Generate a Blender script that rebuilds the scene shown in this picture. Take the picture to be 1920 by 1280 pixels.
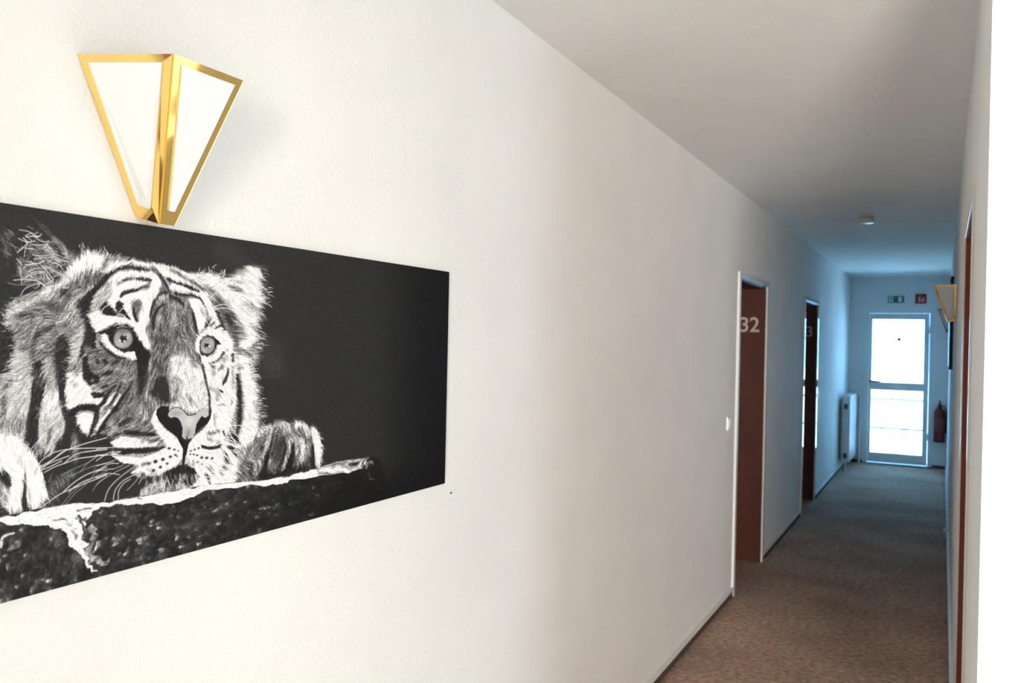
import bpy, bmesh, math, random
import numpy as np
from mathutils import Matrix, Vector

for _o in list(bpy.data.objects):
    bpy.data.objects.remove(_o)
scene = bpy.context.scene
COL = scene.collection
random.seed(3)

# ------------------------------------------------------------------ camera
EYE = 1.5589
YAW, PITCH, ROLL = 0.48063, -0.00263, 0.02122
fwd = Vector((-math.sin(YAW) * math.cos(PITCH), math.cos(YAW) * math.cos(PITCH), math.sin(PITCH)))
r0 = Vector((math.cos(YAW), math.sin(YAW), 0))
u0 = r0.cross(fwd)
right = r0 * math.cos(ROLL) + u0 * math.sin(ROLL)
up = -r0 * math.sin(ROLL) + u0 * math.cos(ROLL)
cam = bpy.data.cameras.new('camera')
cam.sensor_fit = 'HORIZONTAL'
cam.sensor_width = 22.3
cam.lens = 1550.0 / 1920.0 * 22.3
cam.clip_start = 0.05
cam.dof.use_dof = True
cam.dof.focus_distance = 1.55
cam.dof.aperture_fstop = 4.6
cam_o = bpy.data.objects.new('camera', cam)
COL.objects.link(cam_o)
cam_o.matrix_world = Matrix((
    (right.x, up.x, -fwd.x, 0.0),
    (right.y, up.y, -fwd.y, 0.0),
    (right.z, up.z, -fwd.z, EYE),
    (0, 0, 0, 1)))
scene.camera = cam_o

# ------------------------------------------------------------------ sky, sun, daylight at the lobby windows, exposure
world = bpy.data.worlds.new('world')
scene.world = world
world.use_nodes = True
_bg = world.node_tree.nodes['Background']
_bg.inputs[0].default_value = (0.205, 0.54, 1.0, 1)
_bg.inputs[1].default_value = 14.5

sun = bpy.data.lights.new('sun', 'SUN')
sun.energy = 62.0
sun.angle = 0.01
sun.color = (0.46, 0.76, 1.0)
sun_o = bpy.data.objects.new('sun', sun)
COL.objects.link(sun_o)
sun_o.rotation_euler = Vector((0.72, -0.10, -0.68)).to_track_quat('-Z', 'Y').to_euler()


def area(name, loc, aim, sx, sy, energy, color):
    l = bpy.data.lights.new(name, 'AREA')
    l.shape = 'RECTANGLE'
    l.size, l.size_y = sx, sy
    l.energy = energy
    l.color = color
    o = bpy.data.objects.new(name, l)
    COL.objects.link(o)
    o.location = loc
    o.rotation_euler = Vector(aim).to_track_quat('-Z', 'Z').to_euler()
    return o


# daylight standing in the two lobby windows (side window, back window)
area('daylight_side_window', (5.18, -0.9, 1.35), (-1, 0, 0.0), 3.5, 1.7, 112, (0.80, 0.99, 1.10))
area('daylight_back_window', (3.3, -9.98, 1.1), (0, 1, 0.0), 2.6, 1.9, 2950, (1.0, 0.965, 0.90))

vs = scene.view_settings
vs.view_transform = 'Standard'
vs.look = 'None'
vs.gamma = 1.0
vs.use_curve_mapping = False
vs.exposure = -0.12

# ------------------------------------------------------------------ helpers
XL, XR, YE, HC = -1.1316, 0.0698, 12.085, 2.5      # left wall, right wall, end wall, ceiling
YC = 1.795                                           # where the corridor opens into the lobby
XLOB, YLOB = 5.2, -10.0                               # far side of the lobby


class MB:
    def __init__(self):
        self.v = []
        self.f = []

    def box(self, x0, x1, y0, y1, z0, z1):
        n = len(self.v)
        self.v += [(x0, y0, z0), (x1, y0, z0), (x1, y1, z0), (x0, y1, z0), (x0, y0, z1), (x1, y0, z1), (x1, y1, z1), (x0, y1, z1)]
        self.f += [tuple(n + i for i in q) for q in ((0, 3, 2, 1), (4, 5, 6, 7), (0, 1, 5, 4), (1, 2, 6, 5), (2, 3, 7, 6), (3, 0, 4, 7))]
        return self

    def lathe(self, prof, c, axis='Z', n=32):
        """prof: (radius, height) pairs, closed at both ends"""
        b = len(self.v)
        for r, h in prof:
            for k in range(n):
                a = 2 * math.pi * k / n
                p = (r * math.cos(a), r * math.sin(a), h)
                if axis == 'Y':
                    p = (p[0], p[2], p[1])
                if axis == 'X':
                    p = (p[2], p[0], p[1])
                self.v.append((c[0] + p[0], c[1] + p[1], c[2] + p[2]))
        for i in range(len(prof) - 1):
            for k in range(n):
                k2 = (k + 1) % n
                self.f.append((b + i * n + k, b + i * n + k2, b + (i + 1) * n + k2, b + (i + 1) * n + k))
        self.f.append(tuple(b + k for k in reversed(range(n))))
        self.f.append(tuple(b + (len(prof) - 1) * n + k for k in range(n)))
        return self

    def tube(self, pts, r, n=12):
        pts = [Vector(p) for p in pts]
        b = len(self.v)
        nrm = None
        for i, p in enumerate(pts):
            d = (pts[min(i + 1, len(pts) - 1)] - pts[max(i - 1, 0)]).normalized()
            if nrm is None:
                nrm = d.orthogonal().normalized()
            nrm = (nrm - d * nrm.dot(d)).normalized()
            bi = d.cross(nrm)
            rr = r[i] if isinstance(r, (list, tuple)) else r
            for k in range(n):
                a = 2 * math.pi * k / n
                self.v.append(tuple(p + (nrm * math.cos(a) + bi * math.sin(a)) * rr))
        for i in range(len(pts) - 1):
            for k in range(n):
                k2 = (k + 1) % n
                self.f.append((b + i * n + k, b + i * n + k2, b + (i + 1) * n + k2, b + (i + 1) * n + k))
        self.f.append(tuple(b + k for k in reversed(range(n))))
        self.f.append(tuple(b + (len(pts) - 1) * n + k for k in range(n)))
        return self

    def prism(self, pts, o, ux, uy, depth):
        """flat outline pts (u,v) at origin o with axes ux, uy, pushed along ux x uy by depth"""
        o, ux, uy = Vector(o), Vector(ux), Vector(uy)
        w = ux.cross(uy).normalized()
        b = len(self.v)
        n = len(pts)
        for s in (0, 1):
            for u, v in pts:
                self.v.append(tuple(o + ux * u + uy * v + w * depth * s))
        self.f.append(tuple(b + k for k in reversed(range(n))))
        self.f.append(tuple(b + n + k for k in range(n)))
        for k in range(n):
            k2 = (k + 1) % n
            self.f.append((b + k, b + k2, b + n + k2, b + n + k))
        return self

    def build(self, name, mat, parent=None, bevel=0.0, smooth=False, seg=2):
        me = bpy.data.meshes.new(name)
        me.from_pydata([tuple(p) for p in self.v], [], self.f)
        bm = bmesh.new()
        bm.from_mesh(me)
        bmesh.ops.recalc_face_normals(bm, faces=bm.faces)
        if bevel > 0:
            bmesh.ops.bevel(bm, geom=[e for e in bm.edges if e.calc_face_angle(0) > 0.6], offset=bevel, segments=seg, affect='EDGES', profile=0.6)
        bm.to_mesh(me)
        bm.free()
        if smooth:
            for p in me.polygons:
                p.use_smooth = True
            me.set_sharp_from_angle(angle=math.radians(38))
        me.materials.append(mat)
        o = bpy.data.objects.new(name, me)
        COL.objects.link(o)
        if parent is not None:
            o.parent = parent
            o.matrix_parent_inverse = parent.matrix_world.inverted()
        return o


def tag(o, label=None, cat=None, group=None, kind=None):
    if label: o['label'] = label
    if cat: o['category'] = cat
    if group: o['group'] = group
    if kind: o['kind'] = kind
    return o


def empty(name, loc=(0, 0, 0), rz=0.0):
    o = bpy.data.objects.new(name, None)
    COL.objects.link(o)
    o.location = loc
    o.rotation_euler = (0, 0, rz)
    o.empty_display_size = 0.05
    o.matrix_world = Matrix.Translation(loc) @ Matrix.Rotation(rz, 4, 'Z')
    return o


# ------------------------------------------------------------------ materials
def mat(name, color, rough=0.5, metal=0.0, spec=0.5, coat=0.0):
    m = bpy.data.materials.new(name)
    m.use_nodes = True
    b = m.node_tree.nodes['Principled BSDF']
    b.inputs['Base Color'].default_value = (*color, 1)
    b.inputs['Roughness'].default_value = rough
    b.inputs['Metallic'].default_value = metal
    b.inputs['Specular IOR Level'].default_value = spec
    b.inputs['Coat Weight'].default_value = coat
    return m


def nodes(m):
    return m.node_tree.nodes, m.node_tree.links, m.node_tree.nodes['Principled BSDF']


def add_bump(m, scale, strength, dist=0.002, detail=3.0, rough=0.6):
    N, L, b = nodes(m)
    tc = N.new('ShaderNodeTexCoord')
    nz = N.new('ShaderNodeTexNoise')
    nz.inputs['Scale'].default_value = scale
    nz.inputs['Detail'].default_value = detail
    nz.inputs['Roughness'].default_value = rough
    bp = N.new('ShaderNodeBump')
    bp.inputs['Strength'].default_value = strength
    bp.inputs['Distance'].default_value = dist
    L.new(tc.outputs['Object'], nz.inputs['Vector'])
    L.new(nz.outputs['Fac'], bp.inputs['Height'])
    L.new(bp.outputs['Normal'], b.inputs['Normal'])
    return nz


def add_tint(m, c0, c1, scale, detail=2.0, lo=0.35, hi=0.65):
    N, L, b = nodes(m)
    tc = N.new('ShaderNodeTexCoord')
    nz = N.new('ShaderNodeTexNoise')
    nz.inputs['Scale'].default_value = scale
    nz.inputs['Detail'].default_value = detail
    cr = N.new('ShaderNodeValToRGB')
    cr.color_ramp.elements[0].position = lo
    cr.color_ramp.elements[0].color = (*c0, 1)
    cr.color_ramp.elements[1].position = hi
    cr.color_ramp.elements[1].color = (*c1, 1)
    L.new(tc.outputs['Object'], nz.inputs['Vector'])
    L.new(nz.outputs['Fac'], cr.inputs['Fac'])
    L.new(cr.outputs['Color'], b.inputs['Base Color'])


M = {}
M['wall'] = mat('wall_plaster', (0.86, 0.85, 0.83), 0.75, spec=0.25)
add_tint(M['wall'], (0.85, 0.84, 0.82), (0.88, 0.87, 0.85), 3.0)
add_bump(M['wall'], 150, 0.6, 0.0028)
M['ceil'] = mat('ceiling_plaster', (0.88, 0.86, 0.83), 0.85, spec=0.2)
add_tint(M['ceil'], (0.88, 0.86, 0.83), (0.91, 0.89, 0.86), 2.0)
add_bump(M['ceil'], 130, 0.6, 0.003)
M['apricot'] = mat('apricot_plaster', (0.50, 0.27, 0.15), 0.8, spec=0.2)
M['white_satin'] = mat('white_satin_paint', (0.80, 0.76, 0.70), 0.28)
M['stone'] = mat('pale_bounce_stone', (0.84, 0.82, 0.79), 0.5)
add_tint(M['stone'], (0.82, 0.80, 0.77), (0.86, 0.84, 0.81), 1.2)
M['white'] = mat('white_gloss_paint', (0.76, 0.74, 0.72), 0.05, spec=0.6)
M['door_white'] = mat('white_door_paint', (0.80, 0.82, 0.82), 0.3)
M['plastic'] = mat('white_plastic', (0.82, 0.82, 0.80), 0.35)
M['cream'] = mat('cream_plastic', (0.66, 0.60, 0.47), 0.4)
M['brown'] = mat('red_brown_lacquer', (0.075, 0.018, 0.010), 0.4, spec=0.3)
add_tint(M['brown'], (0.070, 0.0165, 0.0095), (0.082, 0.0195, 0.011), 6.0)
M['brown_lit'] = mat('red_brown_lacquer_lit', (0.24, 0.05, 0.028), 0.35)  # same lacquer as the other doors, lightened to stand for stronger light
add_tint(M['brown_lit'], (0.225, 0.046, 0.026), (0.255, 0.054, 0.031), 6.0)
M['digit'] = mat('pale_vinyl_digits', (0.52, 0.43, 0.37), 0.5)
M['brass'] = mat('polished_brass', (0.93, 0.66, 0.22), 0.07, metal=1.0)
N, L, b = nodes(M['brass'])
_nz = add_bump(M['brass'], 9, 0.3, 0.006, detail=1.0)
M['acrylic'] = mat('opal_acrylic', (0.84, 0.86, 0.86), 0.25)
M['black'] = mat('black_rubber', (0.012, 0.011, 0.010), 0.6)
M['dark_metal'] = mat('dark_metal', (0.03, 0.035, 0.04), 0.35, metal=0.6)
M['chrome'] = mat('brushed_steel', (0.75, 0.75, 0.76), 0.2, metal=1.0)
M['red'] = mat('red_enamel', (0.13, 0.006, 0.008), 0.25)
M['sign_green'] = mat('sign_green', (0.0, 0.16, 0.085), 0.4)
M['sign_red'] = mat('sign_red', (0.36, 0.012, 0.012), 0.4)
M['sign_white'] = mat('sign_white', (0.85, 0.86, 0.85), 0.4)
M['radiator'] = mat('radiator_enamel', (0.80, 0.81, 0.80), 0.35)
M['grille'] = mat('grille_shadow', (0.10, 0.10, 0.10), 0.6)
M['sticker'] = mat('green_sticker', (0.05, 0.12, 0.07), 0.5)
M['concrete'] = mat('pale_concrete', (0.74, 0.75, 0.75), 0.85)
add_tint(M['concrete'], (0.70, 0.71, 0.71), (0.78, 0.79, 0.79), 1.5)
M['galv'] = mat('galvanised_steel', (0.45, 0.47, 0.48), 0.4, metal=0.7)

# carpet: heathered brown loops
M['carpet'] = mat('carpet', (0.3, 0.2, 0.15), 0.95, spec=0.1)
N, L, b = nodes(M['carpet'])
tc = N.new('ShaderNodeTexCoord')
mp = N.new('ShaderNodeMapping')
mp.inputs['Scale'].default_value = (0.7, 1.0, 1.0)
n1 = N.new('ShaderNodeTexNoise'); n1.inputs['Scale'].default_value = 44; n1.inputs['Detail'].default_value = 4; n1.inputs['Roughness'].default_value = 0.7
n2 = N.new('ShaderNodeTexNoise'); n2.inputs['Scale'].default_value = 240; n2.inputs['Detail'].default_value = 2
n3 = N.new('ShaderNodeTexNoise'); n3.inputs['Scale'].default_value = 2.2; n3.inputs['Detail'].default_value = 3
cr = N.new('ShaderNodeValToRGB')
els = cr.color_ramp.elements
els[0].position = 0.30; els[0].color = (0.24, 0.20, 0.185, 1)
els[1].position = 0.72; els[1].color = (0.86, 0.68, 0.53, 1)
e = els.new(0.44); e.color = (0.50, 0.37, 0.30, 1)
e = els.new(0.56); e.color = (0.70, 0.49, 0.38, 1)
mx = N.new('ShaderNodeMixRGB'); mx.blend_type = 'MULTIPLY'; mx.inputs[0].default_value = 0.75
cr2 = N.new('ShaderNodeValToRGB')
cr2.color_ramp.elements[0].position = 0.33; cr2.color_ramp.elements[0].color = (0.62, 0.62, 0.63, 1)
cr2.color_ramp.elements[1].position = 0.62; cr2.color_ramp.elements[1].color = (1, 1, 1, 1)
mx2 = N.new('ShaderNodeMixRGB'); mx2.blend_type = 'MULTIPLY'; mx2.inputs[0].default_value = 0.8
cr3 = N.new('ShaderNodeValToRGB')
cr3.color_ramp.elements[0].position = 0.36; cr3.color_ramp.elements[0].color = (0.72, 0.72, 0.72, 1)
cr3.color_ramp.elements[1].position = 0.60; cr3.color_ramp.elements[1].color = (1, 1, 1, 1)
bp = N.new('ShaderNodeBump'); bp.inputs['Strength'].default_value = 0.6; bp.inputs['Distance'].default_value = 0.004
L.new(tc.outputs['Object'], mp.inputs['Vector'])
for n_ in (n1, n2, n3):
    L.new(mp.outputs['Vector'], n_.inputs['Vector'])
L.new(n1.outputs['Fac'], cr.inputs['Fac'])
L.new(n2.outputs['Fac'], cr2.inputs['Fac'])
L.new(n3.outputs['Fac'], cr3.inputs['Fac'])
L.new(cr.outputs['Color'], mx.inputs[1]); L.new(cr2.outputs['Color'], mx.inputs[2])
L.new(mx.outputs['Color'], mx2.inputs[1]); L.new(cr3.outputs['Color'], mx2.inputs[2])
n4 = N.new('ShaderNodeTexNoise'); n4.inputs['Scale'].default_value = 30; n4.inputs['Detail'].default_value = 3
cr4 = N.new('ShaderNodeValToRGB')
cr4.color_ramp.elements[0].position = 0.34; cr4.color_ramp.elements[0].color = (0.80, 0.90, 0.90, 1)
cr4.color_ramp.elements[1].position = 0.66; cr4.color_ramp.elements[1].color = (1.0, 0.80, 0.70, 1)
e = cr4.color_ramp.elements.new(0.5); e.color = (0.98, 0.92, 0.84, 1)
mx4 = N.new('ShaderNodeMixRGB'); mx4.blend_type = 'MULTIPLY'; mx4.inputs[0].default_value = 0.9
L.new(mp.outputs['Vector'], n4.inputs['Vector']); L.new(n4.outputs['Fac'], cr4.inputs['Fac'])
L.new(mx2.outputs['Color'], mx4.inputs[1]); L.new(cr4.outputs['Color'], mx4.inputs[2])
L.new(mx4.outputs['Color'], b.inputs['Base Color'])
L.new(n2.outputs['Fac'], bp.inputs['Height']); L.new(bp.outputs['Normal'], b.inputs['Normal'])
M['carpet_strip'] = mat('carpet_skirting', (0.10, 0.07, 0.055), 0.95, spec=0.1)
add_tint(M['carpet_strip'], (0.07, 0.05, 0.04), (0.13, 0.088, 0.066), 120)

# window glass: clear with a fresnel sheen
gl = bpy.data.materials.new('clear_glass')
gl.use_nodes = True
N, L = gl.node_tree.nodes, gl.node_tree.links
N.clear()
out = N.new('ShaderNodeOutputMaterial')
tr = N.new('ShaderNodeBsdfTransparent'); tr.inputs[0].default_value = (0.97, 0.99, 0.98, 1)
gs = N.new('ShaderNodeBsdfGlossy'); gs.inputs['Roughness'].default_value = 0.03
fr = N.new('ShaderNodeFresnel'); fr.inputs[0].default_value = 1.45
ms = N.new('ShaderNodeMixShader')
L.new(fr.outputs[0], ms.inputs[0]); L.new(tr.outputs[0], ms.inputs[1]); L.new(gs.outputs[0], ms.inputs[2]); L.new(ms.outputs[0], out.inputs[0])
M['glass'] = gl

# ------------------------------------------------------------------ the setting
tag(MB().box(XL, XLOB + 0.3, YLOB - 0.3, 2.3, -0.1, 0.0).build('floor_lobby', M['stone']), 'unseen lobby floor, given pale stone to bounce light upwards', 'floor', kind='structure')  # out of view, made pale stone to bounce light onto the ceiling
tag(MB().box(XL - 0.5, XLOB + 0.3, 2.3, YE + 0.05, -0.1, 0.0).build('floor', M['carpet']), 'mottled brown heather carpet running down the corridor', 'floor', kind='structure')
tag(MB().box(XL - 0.4, XLOB + 0.3, YLOB - 0.3, YE + 0.25, HC, HC + 0.12).build('ceiling', M['ceil']), 'white textured plaster ceiling', 'ceiling', kind='structure')

D32 = (5.215, 6.09)
D33 = (7.955, 8.80)
DR = (2.645, 3.50)
ZH = 1.972
WT = 0.30
w = MB()
ys = [YLOB - 0.3, D32[0], D32[1], D33[0], D33[1], YE + 0.25]
for y0, y1 in ((ys[0], ys[1]), (ys[2], ys[3]), (ys[4], ys[5])):
    w.box(XL - WT, XL, y0, y1, 0, HC)
for y0, y1 in (D32, D33):
    w.box(XL - WT, XL, y0, y1, ZH, HC)
wall_l = tag(w.build('wall_left', M['wall']), 'long white textured wall carrying the tiger picture', 'wall', kind='structure')

w = MB()
w.box(XR, XR + WT, YC, DR[0], 0, HC).box(XR, XR + WT, DR[1], YE + 0.25, 0, HC).box(XR, XR + WT, DR[0], DR[1], ZH, HC)
tag(w.build('wall_right', M['wall']), 'white corridor wall seen edge-on, with sconces and a dark picture', 'wall', kind='structure')
tag(MB().box(XR + WT, XLOB, YC, YC + 0.25, 0, HC).build('wall_lobby_front', M['wall']), 'bright white wall return at the right edge of the picture', 'wall', kind='structure')

EX0, EX1, EZ = -0.945, -0.10, 2.075
w = MB()
w.box(XL, EX0, YE, YE + 0.25, 0, HC).box(EX1, XR, YE, YE + 0.25, 0, HC).box(EX0, EX1, YE, YE + 0.25, EZ, HC)
tag(w.build('wall_end', M['wall']), 'white end wall around the glazed exit door', 'wall', kind='structure')

# lobby walls with their windows
w = MB()
w.box(XLOB, XLOB + 0.2, YLOB, -2.7, 0, HC).box(XLOB, XLOB + 0.2, 0.9, YC + 0.25, 0, HC).box(XLOB, XLOB + 0.2, -2.7, 0.9, 0, 0.45).box(XLOB, XLOB + 0.2, -2.7, 0.9, 2.25, HC)
tag(w.build('wall_lobby_side', M['wall']), 'white lobby wall with a wide window', 'wall', kind='structure')
w = MB()
w.box(XL, 2.00, YLOB - 0.2, YLOB, 0, HC).box(4.60, XLOB + 0.2, YLOB - 0.2, YLOB, 0, HC).box(2.00, 4.60, YLOB - 0.2, YLOB, 0, 0.1).box(2.00, 4.60, YLOB - 0.2, YLOB, 2.1, HC)
tag(w.build('wall_lobby_back', M['apricot']), 'apricot lobby wall behind with a window', 'wall', kind='structure')
tag(MB().box(XL, 0.85, -3.12, -3.0, 0, HC).build('wall_light_blocker', M['apricot']), 'added apricot wall, unseen, blocking window light from the near wall', 'wall', kind='structure')  # added out of view to keep back-window light off the near wall
tag(MB().box(2.1, XLOB, -3.12, -3.0, 0, HC).build('wall_beam_limiter', M['apricot']), 'second added apricot wall, unseen, narrowing the back window light', 'wall', kind='structure')  # added out of view to narrow the beam from the back window
w1 = tag(empty('window_1', (XLOB + 0.05, -0.9, 0.45)), 'wide white framed lobby side window', 'window', kind='structure')
fm = MB()
for y in (-2.7, -1.5, -0.3, 0.84):
    fm.box(XLOB + 0.03, XLOB + 0.09, y, y + 0.06, 0.45, 2.25)
fm.box(XLOB + 0.03, XLOB + 0.09, -2.64, 0.84, 0.45, 0.51).box(XLOB + 0.03, XLOB + 0.09, -2.64, 0.84, 2.19, 2.25)
fm.build('frame', M['door_white'], w1)
MB().box(XLOB + 0.12, XLOB + 0.13, -2.7, 0.9, 0.45, 2.25).build('sky_block_panel', M['plastic'], w1)  # added opaque panel, keeps blue sky light out of the side window
w2 = tag(empty('window_2', (3.3, YLOB - 0.05, 0.1)), 'white framed window in the lobby back wall', 'window', kind='structure')
fm = MB()
for x in (2.00, 3.27, 4.54):
    fm.box(x, x + 0.06, YLOB - 0.09, YLOB - 0.03, 0.1, 2.1)
fm.box(2.06, 4.54, YLOB - 0.09, YLOB - 0.03, 0.1, 0.16).box(2.06, 4.54, YLOB - 0.09, YLOB - 0.03, 2.04, 2.1)
fm.build('frame', M['door_white'], w2)
MB().box(2.00, 4.60, YLOB - 0.13, YLOB - 0.12, 0.1, 2.1).build('sky_block_panel', M['plastic'], w2)  # added opaque panel, shuts out the sky behind the back window lamp

# skirting: strip of carpet with a white cap
def skirting(name, runs, label):
    """runs: (x0,x1,y0,y1) footprints"""
    s, c = MB(), MB()
    for x0, x1, y0, y1 in runs:
        s.box(x0, x1, y0, y1, 0.0, 0.040)
        g_ = 0.005
        c.box(x0 - (g_ if x0 > XL + 0.5 and x1 - x0 < 0.05 else 0), x1 + (g_ if x0 < XL + 0.5 and x1 - x0 < 0.05 else 0), y0 - (g_ if x1 - x0 > 0.05 else 0), y1, 0.040, 0.058)
    o = tag(s.build(name, M['carpet_strip']), label, 'baseboard', kind='structure')
    c.build('cap_strip', M['plastic'], o)
    return o
T = 0.010
skirting('baseboard_left', [(XL, XL + T, -0.35, D32[0] - 0.045), (XL, XL + T, D32[1] + 0.045, D33[0] - 0.045), (XL, XL + T, D33[1] + 0.045, YE - T)], 'low dark carpet skirting with white cap along the tiger wall')
skirting('baseboard_right', [(XR - T, XR, YC, DR[0] - 0.06), (XR - T, XR, DR[1] + 0.06, YE - T)], 'low dark carpet skirting with white cap along the edge-on wall')
skirting('baseboard_end', [(XL, EX0 - 0.0, YE - T, YE), (EX1, XR, YE - T, YE)], 'short dark skirting pieces beside the exit door')
skirting('baseboard_lobby', [(XR, XLOB, YC - T, YC)], 'low dark skirting along the lobby wall return')

# ------------------------------------------------------------------ room doors in deep lined recesses
def digits(text, size, origin, ux, uy, parent, gap=0.0):
    """each numeral of a room number as a flat raised mesh; origin = lower right corner of the number"""
    x = 0.0
    ux, uy = Vector(ux), Vector(uy)
    w = ux.cross(uy)
    parts = []
    for ch in text:
        cu = bpy.data.curves.new('digit', 'FONT')
        cu.body = ch
        cu.size = size
        cu.offset = size * 0.010
        cu.extrude = 0.0008
        tmp = bpy.data.objects.new('digit_tmp', cu)
        COL.objects.link(tmp)
        dg = bpy.context.evaluated_depsgraph_get()
        me = bpy.data.meshes.new_from_object(tmp.evaluated_get(dg))
        bpy.data.objects.remove(tmp)
        xs = [v.co.x for v in me.vertices]
        parts.append((me, min(xs), max(xs) - min(xs)))
    total = sum(p[2] for p in parts) + size * 0.07 * (len(parts) - 1)
    x = -total
    for me, x0, wd in parts:
        for v in me.vertices:
            p = Vector(origin) + ux * (v.co.x - x0 + x) + uy * v.co.y + w * (v.co.z + 0.0012)
            v.co = p
        me.materials.clear()
        me.materials.append(M['digit'])
        o = bpy.data.objects.new('digit', me)
        COL.objects.link(o)
        o.parent = parent
        o.matrix_parent_inverse = parent.matrix_world.inverted()
        x += wd + size * 0.07


def room_door(name, side, y0, y1, label, number=None, cas=0.045, prot=0.014, paint_='brown', cas_='white'):
    """side -1: opening in the left wall, +1: in the right wall"""
    xw = XL if side < 0 else XR
    s = side                                   # into the wall
    root = tag(empty(name, (xw, (y0 + y1) / 2, 0)), label, 'door', kind='structure')

    def bx(m, a, b_, *r):
        m.box(min(a, b_), max(a, b_), *r)
    c = MB()                                   # casing in three strips
    bx(c, xw, xw - s * prot, y0 - cas, y0, 0, ZH)
    c.build('casing', M[cas_], root, bevel=0.0015)
    c = MB(); bx(c, xw, xw - s * prot, y1, y1 + cas, 0, ZH)
    c.build('casing', M[cas_], root, bevel=0.0015)
    c = MB(); bx(c, xw, xw - s * prot, y0 - cas, y1 + cas, ZH, ZH + 0.036)
    c.build('casing', M[cas_], root, bevel=0.0015)
    dp = 0.27
    l = MB()
    bx(l, xw - s * 0.002, xw + s * dp, y0, y0 + 0.016, 0, ZH)
    l.build('lining_panel', M[paint_], root)
    l = MB(); bx(l, xw - s * 0.002, xw + s * dp, y1 - 0.016, y1, 0, ZH)
    l.build('lining_panel', M[paint_], root)
    l = MB(); bx(l, xw - s * 0.002, xw + s * dp, y0 + 0.016, y1 - 0.016, ZH - 0.016, ZH)
    l.build('lining_panel', M[paint_], root)
    l = MB(); bx(l, xw + s * (dp - 0.045), xw + s * dp, y0 + 0.018, y1 - 0.018, 0.006, ZH - 0.018)
    leaf = l.build('leaf', M[paint_], root, bevel=0.002)
    hx = xw + s * (dp - 0.045)
    hd = MB()
    hd.lathe([(0.024, 0), (0.024, 0.008)], (hx - s * 0.008, y0 + 0.08, 1.03), 'X', 20)
    hd.tube([(hx, y0 + 0.08, 1.03), (hx - s * 0.045, y0 + 0.08, 1.03), (hx - s * 0.05, y0 + 0.10, 1.03), (hx - s * 0.05, y0 + 0.19, 1.03)], 0.009)
    hd.build('handle', M['chrome'], leaf, smooth=True)
    if number:
        digits(number[0], number[1], (number[2], y1 - 0.0165, number[3]), (1, 0, 0), (0, 0, 1), root)
    return root


room_door('door_1', -1, D32[0], D32[1], 'nearer brown door recess numbered 32 with white casing', ('32', 0.150, -1.170, 1.650))
room_door('door_2', -1, D33[0], D33[1], 'farther dark brown door recess showing a numeral 3', ('33', 0.150, -1.170, 1.650))
room_door('door_3', 1, DR[0], DR[1], 'red-brown door recess in the edge-on wall near the lobby corner', None, 0.06, 0.006, 'brown_lit', 'white_satin')

# added cupboard door behind the viewer, there to reflect brown in the sconce brass
d5 = tag(empty('brass_reflection_door', (XL, -0.85, 0)), 'added brown cupboard door behind, unseen, for reflection in the sconce brass', 'door', kind='structure')
for y0, y1, z0, z1 in ((-1.45, -1.40, 0, 2.0), (-0.40, -0.35, 0, 2.0), (-1.45, -0.35, 2.0, 2.05)):
    MB().box(XL, XL + 0.015, y0, y1, z0, z1).build('casing', M['white_satin'], d5)
MB().box(XL, XL + 0.012, -1.40, -0.902, 0.06, 2.0).build('leaf', M['brown_lit'], d5)
MB().box(XL, XL + 0.012, -0.898, -0.40, 0.06, 2.0).build('leaf', M['brown_lit'], d5)
for y in (-0.94, -0.86):
    MB().lathe([(0.006, 0.0), (0.006, 0.02), (0.014, 0.024), (0.014, 0.034)], (XL + 0.012, y, 1.03), 'X', 16).build('knob', M['chrome'], d5, smooth=True)

# ------------------------------------------------------------------ exit door
ed = tag(empty('door_4', ((EX0 + EX1) / 2, YE + 0.05, 0)), 'white exit door with two bright glass panes at the corridor end', 'door', kind='structure')
FY0, FY1 = YE + 0.005, YE + 0.075
fr_ = MB()
fr_.box(EX0, EX0 + 0.062, FY0, FY1, 0, EZ - 0.062).box(EX1 - 0.058, EX1, FY0, FY1, 0, EZ - 0.062).box(EX0, EX1, FY0, FY1, EZ - 0.062, EZ)
fr_.build('door_frame', M['door_white'], ed, bevel=0.004)
lx0, lx1, lz0, lz1 = EX0 + 0.064, EX1 - 0.060, 0.02, EZ - 0.064
gx0, gx1 = -0.845, -0.222
LY0, LY1 = YE + 0.018, YE + 0.070
for nm, bxx in (('stile', (lx0, gx0, lz0, lz1)), ('stile', (gx1, lx1, lz0, lz1)), ('rail', (gx0, gx1, lz0, 0.148)), ('rail', (gx0, gx1, 0.985, 1.092)), ('rail', (gx0, gx1, 1.930, lz1))):
    MB().box(bxx[0], bxx[1], LY0, LY1, bxx[2], bxx[3]).build(nm, M['door_white'], ed, bevel=0.004)
for z in (0.865, 0.478):
    MB().box(gx0, gx1, LY0 + 0.01, LY0 + 0.03, z - 0.012, z + 0.012).build('glazing_bar', M['door_white'], ed)
MB().box(gx0 - 0.01, gx1 + 0.01, LY0 + 0.03, LY0 + 0.036, 1.085, 1.937).build('pane', M['glass'], ed)
MB().box(gx0 - 0.01, gx1 + 0.01, LY0 + 0.03, LY0 + 0.036, 0.141, 0.992).build('pane', M['glass'], ed)
MB().lathe([(0.023, 0), (0.023, 0.0015)], (-0.52, LY0 + 0.027, 1.667), 'Y', 28).build('sticker', M['sticker'], ed)
MB().box(-0.872, -0.850, LY0 - 0.008, LY0, 0.97, 1.15).build('handle_plate', M['chrome'], ed, bevel=0.003)
MB().tube([(-0.861, LY0 - 0.004, 1.103), (-0.861, LY0 - 0.045, 1.103), (-0.845, LY0 - 0.052, 1.103), (-0.728, LY0 - 0.052, 1.100)], 0.011).build('handle', M['dark_metal'], ed, smooth=True)
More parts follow.
